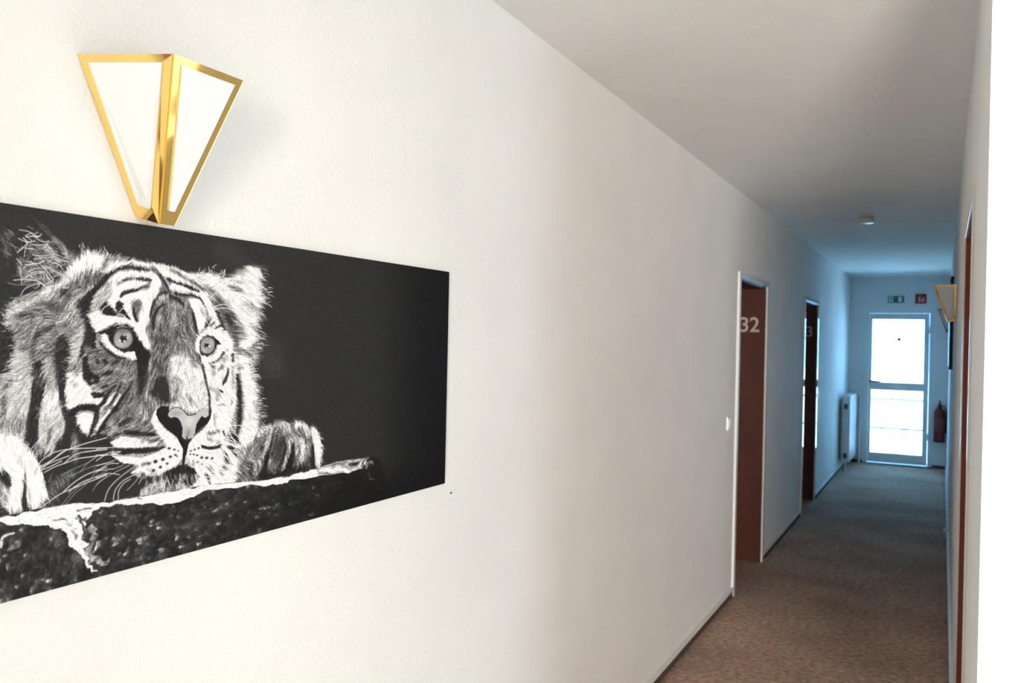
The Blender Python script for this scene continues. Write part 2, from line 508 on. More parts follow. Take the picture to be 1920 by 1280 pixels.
MB().box(-0.872, -0.756, LY0 - 0.020, LY0, 1.010, 1.050).build('lock_case', M['plastic'], ed, bevel=0.004)
MB().box(EX0, EX1, YE - 0.004, YE + 0.25, -0.02, 0.012).build('threshold', M['dark_metal'], ed)
for z in (0.35, 1.75):
    MB().lathe([(0.011, 0), (0.011, 0.09)], (lx1 + 0.004, FY0 - 0.004, z), 'Z', 12).build('hinge', M['chrome'], ed, smooth=True)

# outside: sunlit terrace with a rail
tag(MB().box(-30, 30, YE + 0.25, 60, -0.15, -0.02).build('ground_terrace', M['concrete']), 'sunlit pale concrete terrace beyond the glass door', 'terrace', kind='structure')
rl = tag(empty('terrace_railing', (-1.72, 16, -0.02)), 'galvanised railing on the terrace outside the exit door', 'railing')
for z, r_ in ((1.02, 0.045), (0.62, 0.02)):
    MB().tube([(-1.72, YE + 0.4, z), (-1.72, 26, z)], r_).build('rail', M['galv'], rl, smooth=True)
for y in (12.6, 15.2, 17.8, 20.4, 23.0, 25.6):
    MB().tube([(-1.72, y, -0.02), (-1.72, y, 1.0)], 0.024).build('post', M['galv'], rl, smooth=True)

# ------------------------------------------------------------------ tiger picture
# the printed photograph is painted stroke by stroke on a fine grid (column, row) and kept as colours of the print's own mesh
def paint(NC,NR,fur,crisp,rock,rockpoly,dirs,hairs_edge,seed=7):
    """grey values (0..1) of the printed photograph on an NR x NC grid"""
    rng=np.random.RandomState(seed)
    yy,xx=np.mgrid[0:NR,0:NC].astype(np.float32)
    def blur(a,k):
        for ax in (0,1):
            pad=[(0,0),(0,0)]; pad[ax]=(k,k)
            c=np.cumsum(np.pad(a,pad,mode='edge'),axis=ax,dtype=np.float64)
            n=a.shape[ax]; idx=np.arange(n)
            hi=np.take(c,idx+2*k,axis=ax); lo=np.take(c,np.maximum(idx-1,0),axis=ax)
            lo=np.where((idx==0).reshape((-1,1) if ax==0 else (1,-1)),0,lo)
            a=((hi-lo)/(2*k+1)).astype(np.float32)
        return a
    def noise(k,n=2):
        a=rng.rand(NR,NC).astype(np.float32)
        for _ in range(n): a=blur(a,k)
        a-=a.mean(); return a/(a.std()+1e-6)
    def box(xs,ys,m):
        x0=max(int(min(xs)-m),0);x1=min(int(max(xs)+m)+2,NC);y0=max(int(min(ys)-m),0);y1=min(int(max(ys)+m)+2,NR)
        return (x0,x1,y0,y1) if x1>x0 and y1>y0 else None
    def inside(pts,X,Y):
        r=np.zeros(X.shape,bool); n=len(pts)
        for i in range(n):
            ax,ay=pts[i]; bx,by=pts[i-1]
            if ay==by: continue
            r^=((ay>Y)!=(by>Y))&(X<(bx-ax)*(Y-ay)/(by-ay)+ax)
        return r
    def segd(X,Y,a,b):
        dx,dy=b[0]-a[0],b[1]-a[1]; l=dx*dx+dy*dy+1e-9
        t=np.clip(((X-a[0])*dx+(Y-a[1])*dy)/l,0,1)
        w=a[2]+(b[2]-a[2])*t
        return np.hypot(X-a[0]-t*dx,Y-a[1]-t*dy)-w*.5
    def smooth(pts):
        if len(pts)<3: return pts
        out=[]
        for i in range(len(pts)-1):
            p0=pts[max(i-1,0)];p1=pts[i];p2=pts[i+1];p3=pts[min(i+2,len(pts)-1)]
            for s in (0,.25,.5,.75):
                out.append(tuple(.5*((2*p1[j])+(p2[j]-p0[j])*s+(2*p0[j]-5*p1[j]+4*p2[j]-p3[j])*s*s+(3*p1[j]-p0[j]-3*p2[j]+p3[j])*s**3) for j in range(3)))
        return out+[pts[-1]]
    def polygon(img,t,pts,soft=1):
        bb=box([p[0] for p in pts],[p[1] for p in pts],2+2*int(soft))
        if not bb: return
        x0,x1,y0,y1=bb; m=0
        for ox,oy in ((-.25,-.25),(.25,.25),(-.25,.25),(.25,-.25)):
            m=m+inside(pts,xx[y0:y1,x0:x1]+ox,yy[y0:y1,x0:x1]+oy)
        m=(m/4.).astype(np.float32)
        if soft>1 and min(m.shape)>2*soft: m=blur(m,int(soft))
        v=img[y0:y1,x0:x1]; v[:]=v*(1-m)+t*m
    def stroke(img,t,pts,soft=.8):
        if len(pts)==1: pts=[pts[0],(pts[0][0]+.1,pts[0][1],pts[0][2])]
        pts=smooth(pts)
        mw=max(p[2] for p in pts)
        bb=box([p[0] for p in pts],[p[1] for p in pts],mw*.5+3)
        if not bb: return
        x0,x1,y0,y1=bb; X=xx[y0:y1,x0:x1];Y=yy[y0:y1,x0:x1]; d=np.full(X.shape,1e3,np.float32)
        for a,b in zip(pts[:-1],pts[1:]): d=np.minimum(d,segd(X,Y,a,b))
        m=np.clip(.5-d/(2*soft),0,1); v=img[y0:y1,x0:x1]; v[:]=v*(1-m)+t*m
    # backdrop
    img=np.full((NR,NC),.145,np.float32)
    sm=fur[:2]
    for o in sm: stroke(img,o[1],o[2],14)
    bg=blur(img,8)
    f=bg.copy()
    for o in fur[2:]:
        if o[0]=='P': polygon(f,o[1],o[2],3 if .3<=o[1]<=.92 else 1)
        else: stroke(f,o[1],o[2],3.5 if .2<=o[1]<=.8 else 1.2)
    # hair direction field
    gx,gy=np.meshgrid(np.arange(0,NC+16,8),np.arange(0,NR+16,8)); U=np.zeros(gx.shape);V=np.zeros(gx.shape);Wt=np.zeros(gx.shape)
    for x,y,dx,dy in dirs:
        n=(dx*dx+dy*dy)**.5; w=1/((gx-x)**2+(gy-y)**2+200.)**1.5; U+=w*dx/n;V+=w*dy/n;Wt+=w
    U/=Wt;V/=Wt;n=np.hypot(U,V)+1e-6;U/=n;V/=n
    iy=(yy/8).astype(int);ix=(xx/8).astype(int);fy=yy/8-iy;fx=xx/8-ix
    def up(A): return (A[iy,ix]*(1-fx)*(1-fy)+A[iy,ix+1]*fx*(1-fy)+A[iy+1,ix]*(1-fx)*fy+A[iy+1,ix+1]*fx*fy).astype(np.float32)
    U=up(U);V=up(V)
    jit=noise(12,1)*.35; c_,s_=np.cos(jit),np.sin(jit); U,V=U*c_-V*s_,U*s_+V*c_
    def samp(a,X,Y):
        return a[np.clip(Y+.5,0,NR-1).astype(int),np.clip(X+.5,0,NC-1).astype(int)]
    base=rng.rand(NR,NC).astype(np.float32); lic=np.zeros_like(base); L=9
    for t in range(-L,L+1): lic+=samp(base,xx+U*t*.8,yy+V*t*.8)
    lic-=lic.mean(); lic/=lic.std()
    base=rng.rand(NR,NC).astype(np.float32); lic2=np.zeros_like(base)
    for t in range(-L,L+1): lic2+=samp(base,xx+U*t*.9,yy+V*t*.9)
    lic2-=lic2.mean(); lic2/=lic2.std()
    # ragged fur edges: shift the picture along the hairs by streaky noise
    rr=np.hypot((xx-430)/150,(yy-300)/215); rr=np.clip((rr-.85)/.5,0,1)
    amp=1.0+2.6*rr*rr*(3-2*rr)
    g=samp(f,xx-U*amp*lic2,yy-V*amp*lic2)
    g=.65*g+.35*samp(f,xx-U*amp*1.5*lic,yy-V*amp*1.5*lic)
    isfur=np.abs(blur(f,2)-bg)>.03
    k=np.clip(.05+.22*np.sqrt(np.clip(g,0,1)),0,.3)*np.where(g>.9,.4,np.where((g>.28)&(g<.66),1.45,1))
    g=np.where(isfur|(np.abs(g-bg)>.02),g+k*lic*.55,g)
    # push contrast like the high-key print
    g=np.clip(g,0,1)
    for o in hairs_edge:
        x,y,dx,dy,n=o
        for _ in range(n):
            l=rng.uniform(5,13); a=rng.normal(0,.35); px=x+rng.normal(0,6); py=y+rng.normal(0,6)
            ux,uy=dx*np.cos(a)-dy*np.sin(a),dx*np.sin(a)+dy*np.cos(a)
            stroke(g,rng.uniform(.6,.97),[(px,py,1.5),(px+ux*l*.6,py+uy*l*.6,1.1),(px+ux*l,py+uy*l+.12*l,.5)],.6)
    # short guard hairs all over the lit fur
    n=4200; X=rng.uniform(0,NC*.66,n);Y=rng.uniform(0,NR*.97,n)
    for x,y in zip(X,Y):
        i,j=int(y),int(x)
        if not isfur[i,j]: continue
        b=f[i,j]; l=rng.uniform(2,4.2)*(.6+.55*amp[i,j]); t=np.clip(b+rng.normal(.03,.16),.04,1)
        stroke(g,t,[(x,y,.9),(x+U[i,j]*l,y+V[i,j]*l,.4)],.55)
    for o in crisp:
        if o[0]=='E':
            cx,cy,rx,ry,so=o[2]; bb=box([cx-rx,cx+rx],[cy-ry,cy+ry],so*2+2)
            x0,x1,y0,y1=bb; d=(np.hypot((xx[y0:y1,x0:x1]-cx)/rx,(yy[y0:y1,x0:x1]-cy)/ry)-1)*min(rx,ry)
            m=np.clip(.5-d/(2*so),0,1); v=g[y0:y1,x0:x1]; v[:]=v*(1-m)+o[1]*m
        elif o[0]=='G': polygon(g,o[1],o[2])
        else: stroke(g,o[1],o[2],.6)
    # rock
    rm=inside(rockpoly,xx,yy).astype(np.float32)
    n1=noise(3,2);n2=noise(7,2);n3=noise(1,1)
    depth=np.clip((yy-330)/300,0,1)
    fade=np.clip((720-(xx-130))/420,0,1)
    n5=noise(2,2); rb=.15+.045*n2+.06*np.maximum(n1,-.8)*(.3+.7*fade)+.035*n5+.10*np.maximum(n5*n1-.6,0)
    rb=np.clip(rb*(.35+.65*fade),.03,.6)
    wp=rb.copy()
    for o in rock:
        if o[0]=='P': polygon(wp,o[1],o[2])
        else: stroke(wp,o[1],o[2],1.5)
    w2=samp(wp,xx+2.2*n1,yy+1.6*n2)
    w2=np.where(np.abs(w2-rb)>.12,w2+.05*n3+np.where(w2<.85,.12*n1,0),w2)
    rm=blur(rm,1); g=g*(1-rm)+np.clip(w2,0,1)*rm
    # dark vignette of the print towards its far end
    px=xx-130
    vg=np.clip((835-px)/150,0,1); vg=vg*vg*(3-2*vg)
    vb=np.clip((NR+10-yy)/110,0,1); vb=1-(1-vb)*np.clip((px-380)/300,0,1)
    g=np.where(px>560,g*(.1+.9*vg)*vb,g*vb)
    g+=.012*n3*(g<.3)
    return np.clip(g,0.01,1)


TIGER = {"NC": 969, "NR": 640,
  "fur": [
    ['S',0.2,[(629.3,227.9,43.7),(645.1,275.7,44)]],
    ['S',0.19,[(545.6,28.5,47.6),(576,46.5,42.8)]],
    ['S',0.2,[(603.9,46.3,5.1),(616.4,47.2,6.8),(624.5,62.6,5.1),(626.4,82.6,3.4)]],
    ['P',0.6,[(253.8,75.4),(285.6,63.1),(325.7,64.5),(370.9,67.4),(416,70.5),(466.4,81.6),(498.4,80.3),(528.5,81.4),(546.6,86),(566.4,70.3),(594.1,52),(614.2,52.6),(619.8,87.1),(623.4,122),(615.9,151.8),(612.2,169.6),(614.8,198.7),(607.2,225.6),(613.6,245.4),(606.1,274.4),(612.7,309.6),(617.3,345.1),(619.9,380.6),(616.4,409.4),(603.1,448.2),(583.9,490.7),(572.4,516.8),(434.7,510.5),(284.9,500.4),(215,496.4),(174,446.5),(73.1,401.7),(68.8,220.8),(143.1,186.1),(142.3,152),(166.1,98.9),(215.5,68.3)]],
    ['P',0.15,[(77.5,30.7),(124.3,25.4),(171.1,13.1),(199.5,23.2),(225,41),(250.5,62.3),(271.1,76),(263.6,91),(256.2,108.8),(226.7,120.8),(189.4,131.4),(166.3,146.3),(136.8,159.7),(80.6,164.5)]],
    ['S',0.3,[(191.6,21.4,2.9),(209.1,31.7,5.9),(225.1,45.2,8.9)]],
    ['S',0.52,[(226.7,47.9,8.9),(241,59,10.4),(255.4,71.8,12),(268.1,80.6,13.5)]],
    ['S',0.16,[(212.5,43.8,4.4),(225.4,60.6,5.2),(238.2,74.8,6),(249.4,85.1,9)]],
    ['S',0.14,[(229.1,86.9,8.9),(241.8,92.9,11.9),(251.2,93.5,7.5)]],
    ['S',0.34,[(129.8,56.6,8.7),(143.6,47.2,8.7),(134.9,76,8.7),(146.1,84.4,8.7)]],
    ['S',0.5,[(164.9,88.2,10.2),(163.8,107.2,8.7),(177.8,100.8,13.2),(201.2,97.6,17.7),(226.3,102.6,17.8)]],
    ['S',0.6,[(213,64.7,16.3),(225.8,78.8,17.8),(238.8,98.8,14.9),(251.6,112,12)]],
    ['S',0.45,[(173.4,114.7,13.2),(201.5,112.7,14.7),(220.4,119.8,11.8)]],
    ['S',0.12,[(174.3,87.4,5.9),(183.6,81.2,10.3),(192.9,79,8.8)]],
    ['S',0.15,[(220.2,108.6,8.9),(232.9,114.7,5.9)]],
    ['S',0.12,[(173.9,139.1,5.8),(192.5,131.2,10.3),(201.9,132.1,5.9)]],
    ['S',0.33,[(191.1,66.8,23.5),(191.8,96.9,29.4),(213.4,84.1,23.7)]],
    ['S',0.12,[(174.3,87.4,5.3),(183.6,81.2,8.8),(192.9,79,7.4)]],
    ['S',0.14,[(229.2,91.1,8.9),(241.8,94.3,10.4),(251.2,93.5,6.6)]],
    ['P',0.97,[(254.2,89),(269.6,76.1),(282,69.1),(289.6,59.6),(310,63.3),(325.8,70.6),(318.3,86.2),(298.1,89.5),(282.6,101),(261,111.3),(245.4,115.3)]],
    ['P',0.5,[(261,111.3),(282.6,101),(326.2,85.4),(326.6,106.3),(299,133.3),(268,149.6),(237.5,183.6),(137.5,187.6),(140.3,172.9),(174.4,158.1),(202.1,140.3),(223.7,126.6)]],
    ['S',0.9,[(208.3,138.6,8.9),(226.9,129.2,11.9),(248.6,117.9,10.4),(267,99.4,9)]],
    ['S',0.75,[(143.5,176.8,8.7),(168.2,163.8,10.2),(202.3,147.2,10.3),(224,139.1,8.9)]],
    ['S',0.26,[(245.8,133.7,17.9),(256.8,137.3,18)]],
    ['S',0.3,[(272.1,119.1,13.5),(289.1,109.2,12.1),(306.1,102,9.1)]],
    ['S',0.26,[(215,157.7,11.8),(237,162.4,19.3),(246.6,171.9,14.9)]],
    ['S',0.3,[(167,180.1,8.8),(190.3,171.2,7.3)]],
    ['S',0.6,[(261.9,154.2,7.5),(280.4,141.7,6.8),(295.8,129.2,6.1)]],
    ['S',0.62,[(246.7,177.6,16.4),(265.2,164.1,9)]],
    ['P',0.97,[(276.2,90.5),(280.4,71.3),(289.7,63.1),(306.9,62),(322.6,63.3),(357,64.1),(385.3,70.3),(432.3,69.9),(476.4,80.5),(476.9,106.9),(448.6,99.6),(424.8,87.4),(404.3,78.4),(363.5,76.4),(341.8,86.1),(323.3,99.7),(313.8,91.6),(295,94.7),(276.4,100.6)]],
    ['P',0.45,[(276.4,100.6),(296.6,93.1),(313.8,93.1),(328,100.8),(312.8,118.3),(295.8,132.7),(277.3,145.4)]],
    ['S',0.3,[(286.1,115.8,9.1),(301.6,108.8,7.6),(313.9,97.5,7.6)]],
    ['S',0.72,[(277.2,141,7.5),(294.2,129.8,6.1),(301.8,120.5,3.8)]],
    ['P',0.97,[(328.2,109.7),(345.1,93.3),(373.2,86.9),(404.5,86.2),(421.7,87.7),(430,110.9),(422.6,130.5),(413.5,146.9),(407.7,170.8),(403.4,188.3),(400.4,197.7),(410.3,222.7),(404.3,233),(386.6,207.4),(375.2,186),(356.1,169.8),(329.1,150),(333.4,130.3)]],
    ['P',0.7,[(303.8,136.6),(317.5,119.4),(339.3,113.4),(335,136.2),(324.3,144.3),(312.1,161.2),(294.8,159)]],
    ['P',0.44,[(426.9,111.1),(442.4,103.4),(476.8,101.9),(479.4,238.8),(409.1,238.5),(410.3,222.7),(401.9,194.6),(407.7,172.4),(415,143.7),(424.1,127.2)]],
    ['S',0.85,[(448.8,112.5,11.1),(464.6,117.8,9.6),(477.1,116.7,9.6)]],
    ['S',0.7,[(430.4,133.2,9.5),(439.8,129.3,9.5)]],
    ['S',0.62,[(449.6,154.5,6.4),(451.6,177.1,8),(453.5,193.3,4.8)]],
    ['S',0.55,[(428,170,7.9),(423.7,187.7,7.9)]],
    ['S',0.55,[(462.3,160.4,8),(472.2,186.2,8)]],
    ['P',0.1,[(277.5,151.1),(300.6,136.8),(302.3,144),(297.9,156),(292,172.3),(298.6,191.1),(308.2,201.2),(308.6,215.9),(288.7,238),(282.4,237.9),(287.8,197.2),(285.9,179.8),(278.1,180)]],
    ['S',0.08,[(277.6,156.9,13.5),(291.4,143.1,14.4),(303.6,127.8,10),(315.8,115.1,10.1),(329.6,99.9,8),(343.5,89.2,6.5),(359,83.2,7.1),(371.5,80.2,9),(385.6,82.6,8.4),(403.6,83.5,4.4)]],
    ['S',0.2,[(323.6,74.4,4),(333.7,70.3,4.9),(350.9,69.8,3.7),(368,66.7,2.8)]],
    ['S',0.2,[(320.6,83.6,7.6),(324.5,81.7,6.1)]],
    ['S',0.35,[(347.1,113.5,4.6),(354.8,109.9,3.1)]],
    ['S',0.08,[(357.9,106.2,4.6),(368.8,103.1,5.3),(378.2,102.6,2.2)]],
    ['S',0.08,[(382.9,101.9,4.7),(395.4,101.9,6.3),(408.7,102.3,4.7)]],
    ['S',0.2,[(388.7,119.1,3.9),(400.4,116.1,6.3),(406.5,108,3.1)]],
    ['S',0.08,[(353.8,136.5,4.6),(358.4,130.2,6.8),(369.3,126.1,7.1),(385.6,122.1,5.3)]],
    ['P',0.08,[(344.7,149.2),(351.6,141.2),(357.2,148.5),(359.8,159),(368.6,170.9),(372.7,180.7),(359.2,169.7),(348.2,165.6),(343.3,158.3)]],
    ['P',0.08,[(314.4,158.9),(325.8,144.2),(329.9,151.4),(340.2,159.9),(349,170.1),(337.4,174.3),(322.5,170.4),(318.7,164.6)]],
    ['P',0.38,[(373.6,146.1),(383.6,139.3),(393.1,145),(392.6,157.4),(387.3,168.6),(386,181),(379.6,173.5),(374.6,158.3)]],
    ['S',0.07,[(377.7,155.9,4),(379.5,167.3,6.2),(384.8,180.3,4.7)]],
    ['P',0.95,[(291.2,172.3),(312.9,162.6),(321.7,171.2),(345.2,173.3),(365.6,175.6),(381.5,190.4),(365.8,185.5),(345.4,184.6),(328.4,192.6),(308.3,202.7),(300.2,191.1)]],
    ['S',0.12,[(439.6,122.9,4.8),(427.2,126.2,3.9),(416.5,142,4.7),(410.7,162.8,4.7),(409.3,170.8,3.1)]],
    ['S',0.1,[(435.4,145.7,3.5),(423.1,155.9,5.4),(417.1,170.5,6.3),(415.7,194.2,4.4)]],
    ['S',0.2,[(434.2,164.9,4.1),(438.4,177.6,3.8),(442.6,193.6,2.9)]],
    ['S',0.25,[(429.9,187.5,6.3),(425.5,200.4,4.7)]],
    ['S',0.3,[(410.6,78.6,5.3),(421.7,87.7,6.9)]],
    ['S',0.17,[(424.9,90.6,6.3),(431.3,99.6,7.3),(439.4,110.1,5.7),(443.5,122.6,3.2)]],
    ['S',0.25,[(444.4,124.2,3.8),(452.4,134.9,3.2),(465.2,150.4,3.5),(476.7,176.1,4.8)]],
    ['S',0.15,[(446.7,83.3,2.2),(460.9,89,4.5),(476.6,93.7,5.1)]],
    ['S',0.1,[(440.7,97.1,6.4),(451.7,101.3,6.4),(467.5,106.1,6.4),(477,110.2,5.5)]],
    ['S',0.15,[(455.3,124.2,4.8),(471,125.5,5.5)]],
    ['S',0.2,[(444.5,132.2,2.2),(446.3,143.4,4.8)]],
    ['S',0.25,[(464.8,130.8,4.8),(474.5,143.3,4.8)]],
    ['S',0.28,[(419.5,211.6,14.2),(436.7,214.6,15.8)]],
    ['S',0.35,[(457.1,219.2,16),(471.3,225.6,14.4)]],
    ['P',0.95,[(446.1,70.5),(477.7,81.7),(493.3,83.4),(512.6,108.4),(522.6,138.2),(535.6,168.2),(548.6,192),(515.8,192.9),(521.5,165.5),(513.3,145.6),(502,126.1),(478.4,118),(447,115.6)]],
    ['P',0.93,[(485.6,85.9),(502.6,77.4),(512,78),(534,78.1),(546.6,86.2),(565.3,80.7),(574.5,69),(591.5,52.5),(611.9,55.2),(616.9,74.6),(615.8,98.5),(619.2,116.5),(614.9,138.8),(605.7,146.7),(610.7,168.2),(604.9,193.9),(614.5,204.5),(611.6,215.5),(590,233.7),(577.4,226.6),(570.5,194.8),(557.2,149.7),(534.8,123.6),(515.9,114.9),(503.1,102.5)]],
    ['S',0.5,[(514.1,106.6,8.2),(525.3,115.8,11.5),(534.8,121.9,11.5)]],
    ['S',0.45,[(559.5,102.3,8.3),(570.5,104.8,10),(579.9,109.2,6.7)]],
    ['S',0.5,[(576.2,75.9,5),(586.9,62.1,5)]],
    ['S',0.55,[(568.7,90.9,5),(581.1,87.8,3.3)]],
    ['S',0.62,[(588.2,133.5,8.4),(597.8,147.2,6.7)]],
    ['S',0.5,[(598.4,179.6,4),(603.3,188.5,3.4)]],
    ['S',0.3,[(597.6,132.8,2.4),(604.1,148.6,2.7)]],
    ['P',0.3,[(524,133),(539.5,123.2),(557.1,142.8),(571.5,163),(578.2,187.5),(578.7,212.4),(572.8,233.7),(564.5,205.5),(554.8,188.3),(545.1,171.3),(535.3,151.1)]],
    ['S',0.55,[(568.5,170.2,8.3),(581.3,187.4,8.4),(583.3,208.7,10)]],
    ['S',0.6,[(547.5,131.2,6.6),(560.3,146.1,6.6)]],
    ['P',0.44,[(447.1,122),(470.6,123.5),(485,137.3),(494.9,163.4),(500.1,193.3),(495.8,213.5),(504.2,243.7),(506.1,260.5),(449.8,259.4)]],
    ['P',0.96,[(478.6,132.8),(500.5,131.3),(511.7,145.7),(515.2,165.8),(511,188),(501.8,200),(496.8,183.4),(491.7,160.2)]],
    ['S',0.25,[(446.3,79.3,2.9),(462.1,85.8,4.5),(477.9,94.1,4.5),(493.7,102.5,5.5),(509.6,112.9,5.5)]],
    ['S',0.08,[(446.7,100.3,4.1),(470.3,105.8,6.1),(487.6,112.2,7.1),(500.2,116.5,2.9)]],
    ['S',0.1,[(456.6,124.6,3.2),(470.7,126,4.5),(487.9,125.8,4.5),(502.1,131.5,2.9),(508.5,140.8,2.3)]],
    ['S',0.12,[(447.3,130.1,7.3),(459.9,135.7,7.3),(469.4,143.3,5.8)]],
    ['S',0.2,[(461.9,155.2,3.5),(473,167.7,4.2),(478,180.7,3.5),(482.2,197.1,2.3)]],
    ['S',0.65,[(454.2,165.3,6.4),(457.7,184.7,6.4)]],
    ['S',0.6,[(468.2,161.4,3.2),(475.9,154.4,4.8)]],
    ['S',0.1,[(486.9,153.8,2.9),(490.6,166.9,5.5),(493.7,183.5,5.5),(495.9,200.1,2.9)]],
    ['S',0.15,[(523.9,167.9,2.3),(517.1,182.7,3.6),(511,189.6,2.9)]],
    ['S',0.15,[(529.5,177.1,3.3),(523.4,185.9,3.3)]],
    ['S',0.15,[(542.2,183.5,4.9),(531.3,189.9,3.6)]],
    ['S',0.6,[(505.6,152.8,3.9),(510.5,162.6,3.3)]],
    ['S',0.1,[(533,152.9,3.6),(540.4,171.5,4.6),(550.2,193.6,3.6)]],
    ['S',0.4,[(538.5,152.6,3.3),(548.2,171.1,3.3),(556.4,190,3.3)]],
    ['S',0.15,[(551.1,160.6,6.6),(560.8,177.6,8.3)]],
    ['S',0.97,[(550.3,198.9,9.9),(558.4,217.9,11.6),(561.9,235.4,10)]],
    ['P',0.12,[(81.1,185.1),(140.8,194.2),(155,203.3),(158.5,218.1),(148.3,250.3),(147.2,269.1),(83.4,280.7)]],
    ['P',0.5,[(156.2,185.8),(237.5,183.6),(284.6,190.9),(285.3,225.7),(274.9,251.8),(257.9,257.3),(229.4,244.2),(195.2,250.8),(176.3,242.5),(160.1,220.8)]],
    ['P',0.75,[(158.9,236.9),(184,237),(191.2,281),(188.7,308.4),(183.6,361.5),(100.8,355.5),(99.9,317.6),(140.1,300.9),(147.4,279.8),(151.6,255.7)]],
    ['S',0.4,[(138.8,312.9,13.1),(137.7,332.8,8.7),(136.6,352.7,8.7)]],
    ['S',0.6,[(181,246.6,8.8),(184.6,267.1,7.3)]],
    ['S',0.4,[(153.7,279.9,4.4),(139.9,292.9,5.8)]],
    ['P',0.6,[(210.8,249.6),(229.4,242.8),(238.3,290.9),(240.2,305.1),(212.1,309.4),(214.7,284.5)]],
    ['P',0.9,[(212,303.9),(240.1,300.9),(245.4,332.3),(255.3,354.3),(257.1,367.3),(205.5,363.2),(209.5,330.2)]],
    ['P',0.7,[(259.9,208.7),(284.5,189.4),(286.9,225.7),(276.5,251.8),(259.5,260.2)]],
    ['P',0.95,[(261.3,271.7),(283.2,272.2),(296.2,296),(305.8,308.1),(328,324.2),(309.6,337.8),(287.5,327.7),(272,335.4),(256.4,333),(251.2,308.4),(255.4,285.8)]],
    ['S',0.55,[(264.2,263.1,10.5),(273.9,274.9,9)]],
    ['S',0.4,[(266.4,289,4.5),(271.2,295,3)]],
    ['P',0.95,[(273.9,348.5),(287.8,341.5),(305.1,346.4),(307.2,371.6),(280.6,369.3)]],
    ['P',0.12,[(236.5,211.8),(245.8,206),(256.9,210.8),(262.3,230.1),(260,247.3),(255.6,261.5),(254.5,282.9),(251.4,304.2),(253.4,325.7),(265.9,340.8),(272.3,345.5),(272.8,368.6),(257.1,367.3),(248.9,346.7),(242.3,317.9),(238.2,289.5),(232.2,261.1),(229,237.2),(231.3,221.7)]],
    ['P',0.11,[(193.7,253.6),(209.2,248.2),(206.7,274.5),(216.6,284.5),(215,298.4),(207.8,323.1),(205.2,350.7),(202.4,362.9),(182.1,361.4),(186,328.8),(188.7,308.4),(190.4,281),(191.6,264.5)]],
    ['S',0.2,[(192,249.4,7.3),(190.9,234.3,8.8),(193,220.6,7.3),(200.5,206.7,8.8),(215.9,199.5,6.5),(229.8,190.8,5)]],
    ['S',0.5,[(198.7,267.4,2.4),(195.9,281.1,2.1),(208.6,289.8,2.4)]],
    ['P',0.1,[(289,179.1),(300.2,190.5),(306.7,200.6),(305.5,219.8),(287.2,240.3),(275,256.1),(278.5,237.3),(286.6,211.2)]],
    ['S',0.08,[(309.5,333.4,7.6),(292.3,333.8,11.2),(278.3,335.1,10),(267.5,342.3,11.4),(259.9,350.4,13.5)]],
    ['P',0.4,[(285.3,225.7),(326,228.6),(349.8,246.7),(382.8,253.2),(390.2,312.4),(415.6,329.6),(422.1,344.4),(416.6,381.9),(325.9,373.3),(344.1,346.2),(349.7,316.4),(327.8,312.2),(311.8,293.6),(295.7,275.5)]],
    ['S',0.55,[(331.5,264.5,7.7),(355,271.1,7.7),(373.7,268.5,6.2)]],
    ['S',0.55,[(368,295.9,6.2),(361.6,286.5,4.6)]],
    ['S',0.5,[(378.2,333.4,12.5),(359.9,355,9.3)]],
    ['S',0.3,[(399.8,323.9,9.4),(406.6,347.9,12.6)]],
    ['P',0.36,[(409.1,237.9),(444.7,223.5),(450.1,257.5),(453.8,290),(447,338.2),(428.3,341.7),(415.4,323.3),(401.3,317.7),(406.9,288.2),(412.7,266.3)]],
    ['P',0.88,[(449.9,249.4),(481,238.2),(483.1,350.9),(465.6,333.1),(454.2,311.1),(456.6,273.9)]],
    ['S',0.55,[(447,260.6,9.5),(452.5,299.7,8),(460.7,322.9,9.6)]],
    ['S',0.6,[(474.8,244.7,11.2),(463.8,241.4,9.6)]],
    ['S',0.62,[(414.7,285.3,6.3),(407.1,297.6,6.9),(404.3,311.6,5.6),(406.1,324.3,3.8)]],
    ['S',0.14,[(421.5,314.1,17.4),(433.5,289.2,14.3),(435.6,314.9,25.4),(450,333.6,9.6)]],
    ['S',0.3,[(426.3,317.6,3.2)]],
    ['S',0.25,[(430.1,273.1,9.5),(420.4,260.1,7.9)]],
    ['P',0.92,[(419,345.7),(428.3,341.7),(423.8,352.5),(428.8,368.8),(438.5,382.6),(418.2,382.1),(414.7,364.4)]],
    ['S',0.22,[(395.1,244,31.2),(397.1,262.8,26.6),(396.8,287.8,23.5),(394.1,311.1,15.6)]],
    ['P',0.07,[(382.4,236.2),(409,235.5),(410,245.7),(404.9,263),(403.6,278.6),(399.2,291),(389.7,287.5),(387.7,265.7),(385.9,253.3)]],
    ['S',0.13,[(396,287.8,12.5),(394.7,303.3,7.8)]],
    ['S',0.08,[(300.9,222.8,10.6),(304.9,228.6,7.6)]],
    ['S',0.13,[(312.4,252.3,6.7),(312.9,256.7,6.7)]],
    ['S',0.13,[(325,252.4,6.1),(328.2,256.2,7.6)]],
    ['S',0.2,[(343.8,255.7,6.1),(353.1,254.3,6.2)]],
    ['P',0.08,[(282.6,246.1),(294.3,244.7),(297.2,269.6),(308.3,277.3),(317.8,282),(315.6,291.6),(297.8,296.8),(285,282.4)]],
    ['S',0.5,[(303.8,287.4,3.9)]],
    ['S',0.12,[(322.4,277.7,4.6),(331.7,275.7,7.3),(341,273.7,3.7)]],
    ['S',0.16,[(322,300,4.6),(330.6,297.4,6.1)]],
    ['S',0.07,[(304.3,311,6.1),(312.2,315.1,12.2),(323.1,313.4,7.6)]],
    ['S',0.95,[(304.6,322.8,7.6),(321.7,320.8,4.6)]],
    ['S',0.93,[(340.4,320.4,6.1),(326.7,334.5,6.7),(315.9,344.2,4.6)]],
